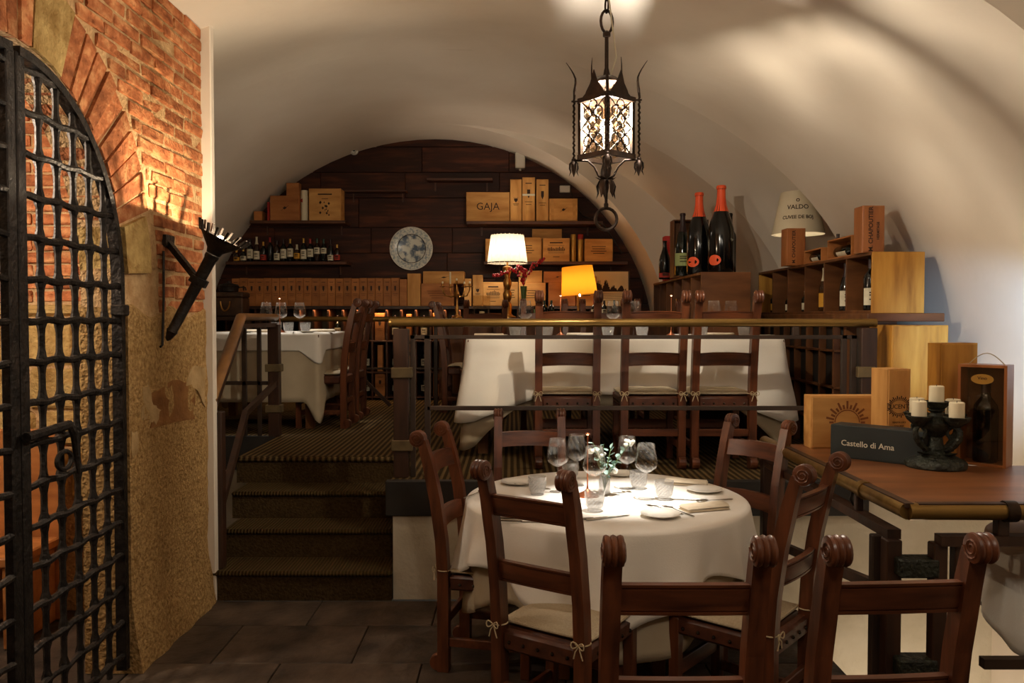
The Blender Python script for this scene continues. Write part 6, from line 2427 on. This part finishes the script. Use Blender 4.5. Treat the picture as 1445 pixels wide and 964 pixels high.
ca_, sa_ = math.cos(math.radians(an)), math.sin(math.radians(an))
bl = bottle('dark magnum standing inside the glass fronted case', (mid.x - sa_ * .068, mid.y + ca_ * .068, CZ + t), hS - .06, 0.050, 'bottle_black', 'foil_dark', None, 'bordeaux')

# black candelabra bowl stand with five pillar candles
kc = at_z(1320, 659, CZ)
kd = thing('candle_stand', 'black cast five cup candle stand with scrolled arms on the counter', 'candelabrum', (kc.x, kc.y, CZ))
MB().lathe([(0.118, 0.0), (0.122, 0.006), (0.120, 0.022), (0.110, 0.034), (0.095, 0.042), (0.07, 0.056), (0.05, 0.072), (0.04, 0.08)], 32, rfun=lambda i, j: 0.003 * (1 if (j // 2) % 2 else -1) if i in (2, 3) else 0).build('base', 'bronze_black', kd, smooth=True)
MB().lathe([(0.04, 0.078), (0.03, 0.10), (0.026, 0.13), (0.05, 0.155), (0.072, 0.175), (0.075, 0.195), (0.06, 0.210), (0.03, 0.22), (0.022, 0.235), (0.034, 0.245), (0.022, 0.255)], 24).build('stem', 'bronze_black', kd, smooth=True)
cups = [(0, 0, 0.262, 0.082, 'topmost')]
for k in range(4):
    a = math.radians(22 + 90 * k)
    cups.append((0.100 * math.cos(a), 0.100 * math.sin(a), 0.205, 0.078, ''))
labels_c = ['topmost white pillar candle on the black candle stand', 'white pillar candle beside the glass fronted case', 'white pillar candle at the back next to the sun emblem box', 'white pillar candle before the sun emblem box', 'white pillar candle over the counter front side of stand']
for k, (x, y, z_, ch_, nm) in enumerate(cups):
    b = MB()
    b.lathe([(0.012, z_ - 0.025), (0.030, z_ - 0.012), (0.046, z_ + 0.006), (0.053, z_ + 0.020), (0.048, z_ + 0.022), (0.034, z_ + 0.008), (0.001, z_ + 0.006)], 24, T(x, y, 0), cap=False, rfun=lambda i, j: 0.0025 * (1 if (j // 2) % 2 else -1) if i in (2, 3) else 0)
    b.build('cup', 'bronze_black', kd, smooth=True)
    if k:
        b = MB()
        dv = Vector((x, y, 0)).normalized()
        pp = [dv * r_ + Vector((0, 0, h_)) for r_, h_ in ((0.035, 0.075), (0.062, 0.082), (0.092, 0.105), (0.116, 0.135), (0.120, 0.165), (0.100, z_ - 0.02))]
        b.tube(pp, [0.010, 0.012, 0.013, 0.013, 0.011, 0.010], 8)
        b.tube([dv * (0.085 + 0.028 * math.cos(t)) + Vector((0, 0, 0.155 + 0.028 * math.sin(t))) for t in [2 * PI * q / 14 for q in range(14)]], 0.007, 6, closed=True)
        b.tube([dv * r_ + Vector((0, 0, h_)) for r_, h_ in ((0.05, 0.06), (0.085, 0.066), (0.105, 0.074))], [0.014, 0.016, 0.002], 6, flat=(.4, 1.3))
        b.build('scroll_arm', 'bronze_black', kd, smooth=True)
    co = thing('candle', labels_c[k], 'candle', (kc.x + x, kc.y + y, CZ + z_ + 0.006))
    MB().lathe([(0.029, 0.0), (0.030, 0.004), (0.030, ch_ - .003), (0.026, ch_), (0.012, ch_ - .004), (0.001, ch_ - .005)], 24).build('wax', 'wax', co, smooth=True)
    MB().lathe([(0.0015, ch_ - .005), (0.0012, ch_ + 0.006)], 5).build('wick', 'print_dark', co)

# assumed light strip under the top of the wine rack, no strip is built
lamp('assumed_rack_light', 'AREA', (-1.45, 9.235, ZRK - 0.045), 8, WARMER, aim=(-1.45, 9.31, 0.9), size=(1.9, 0.03))
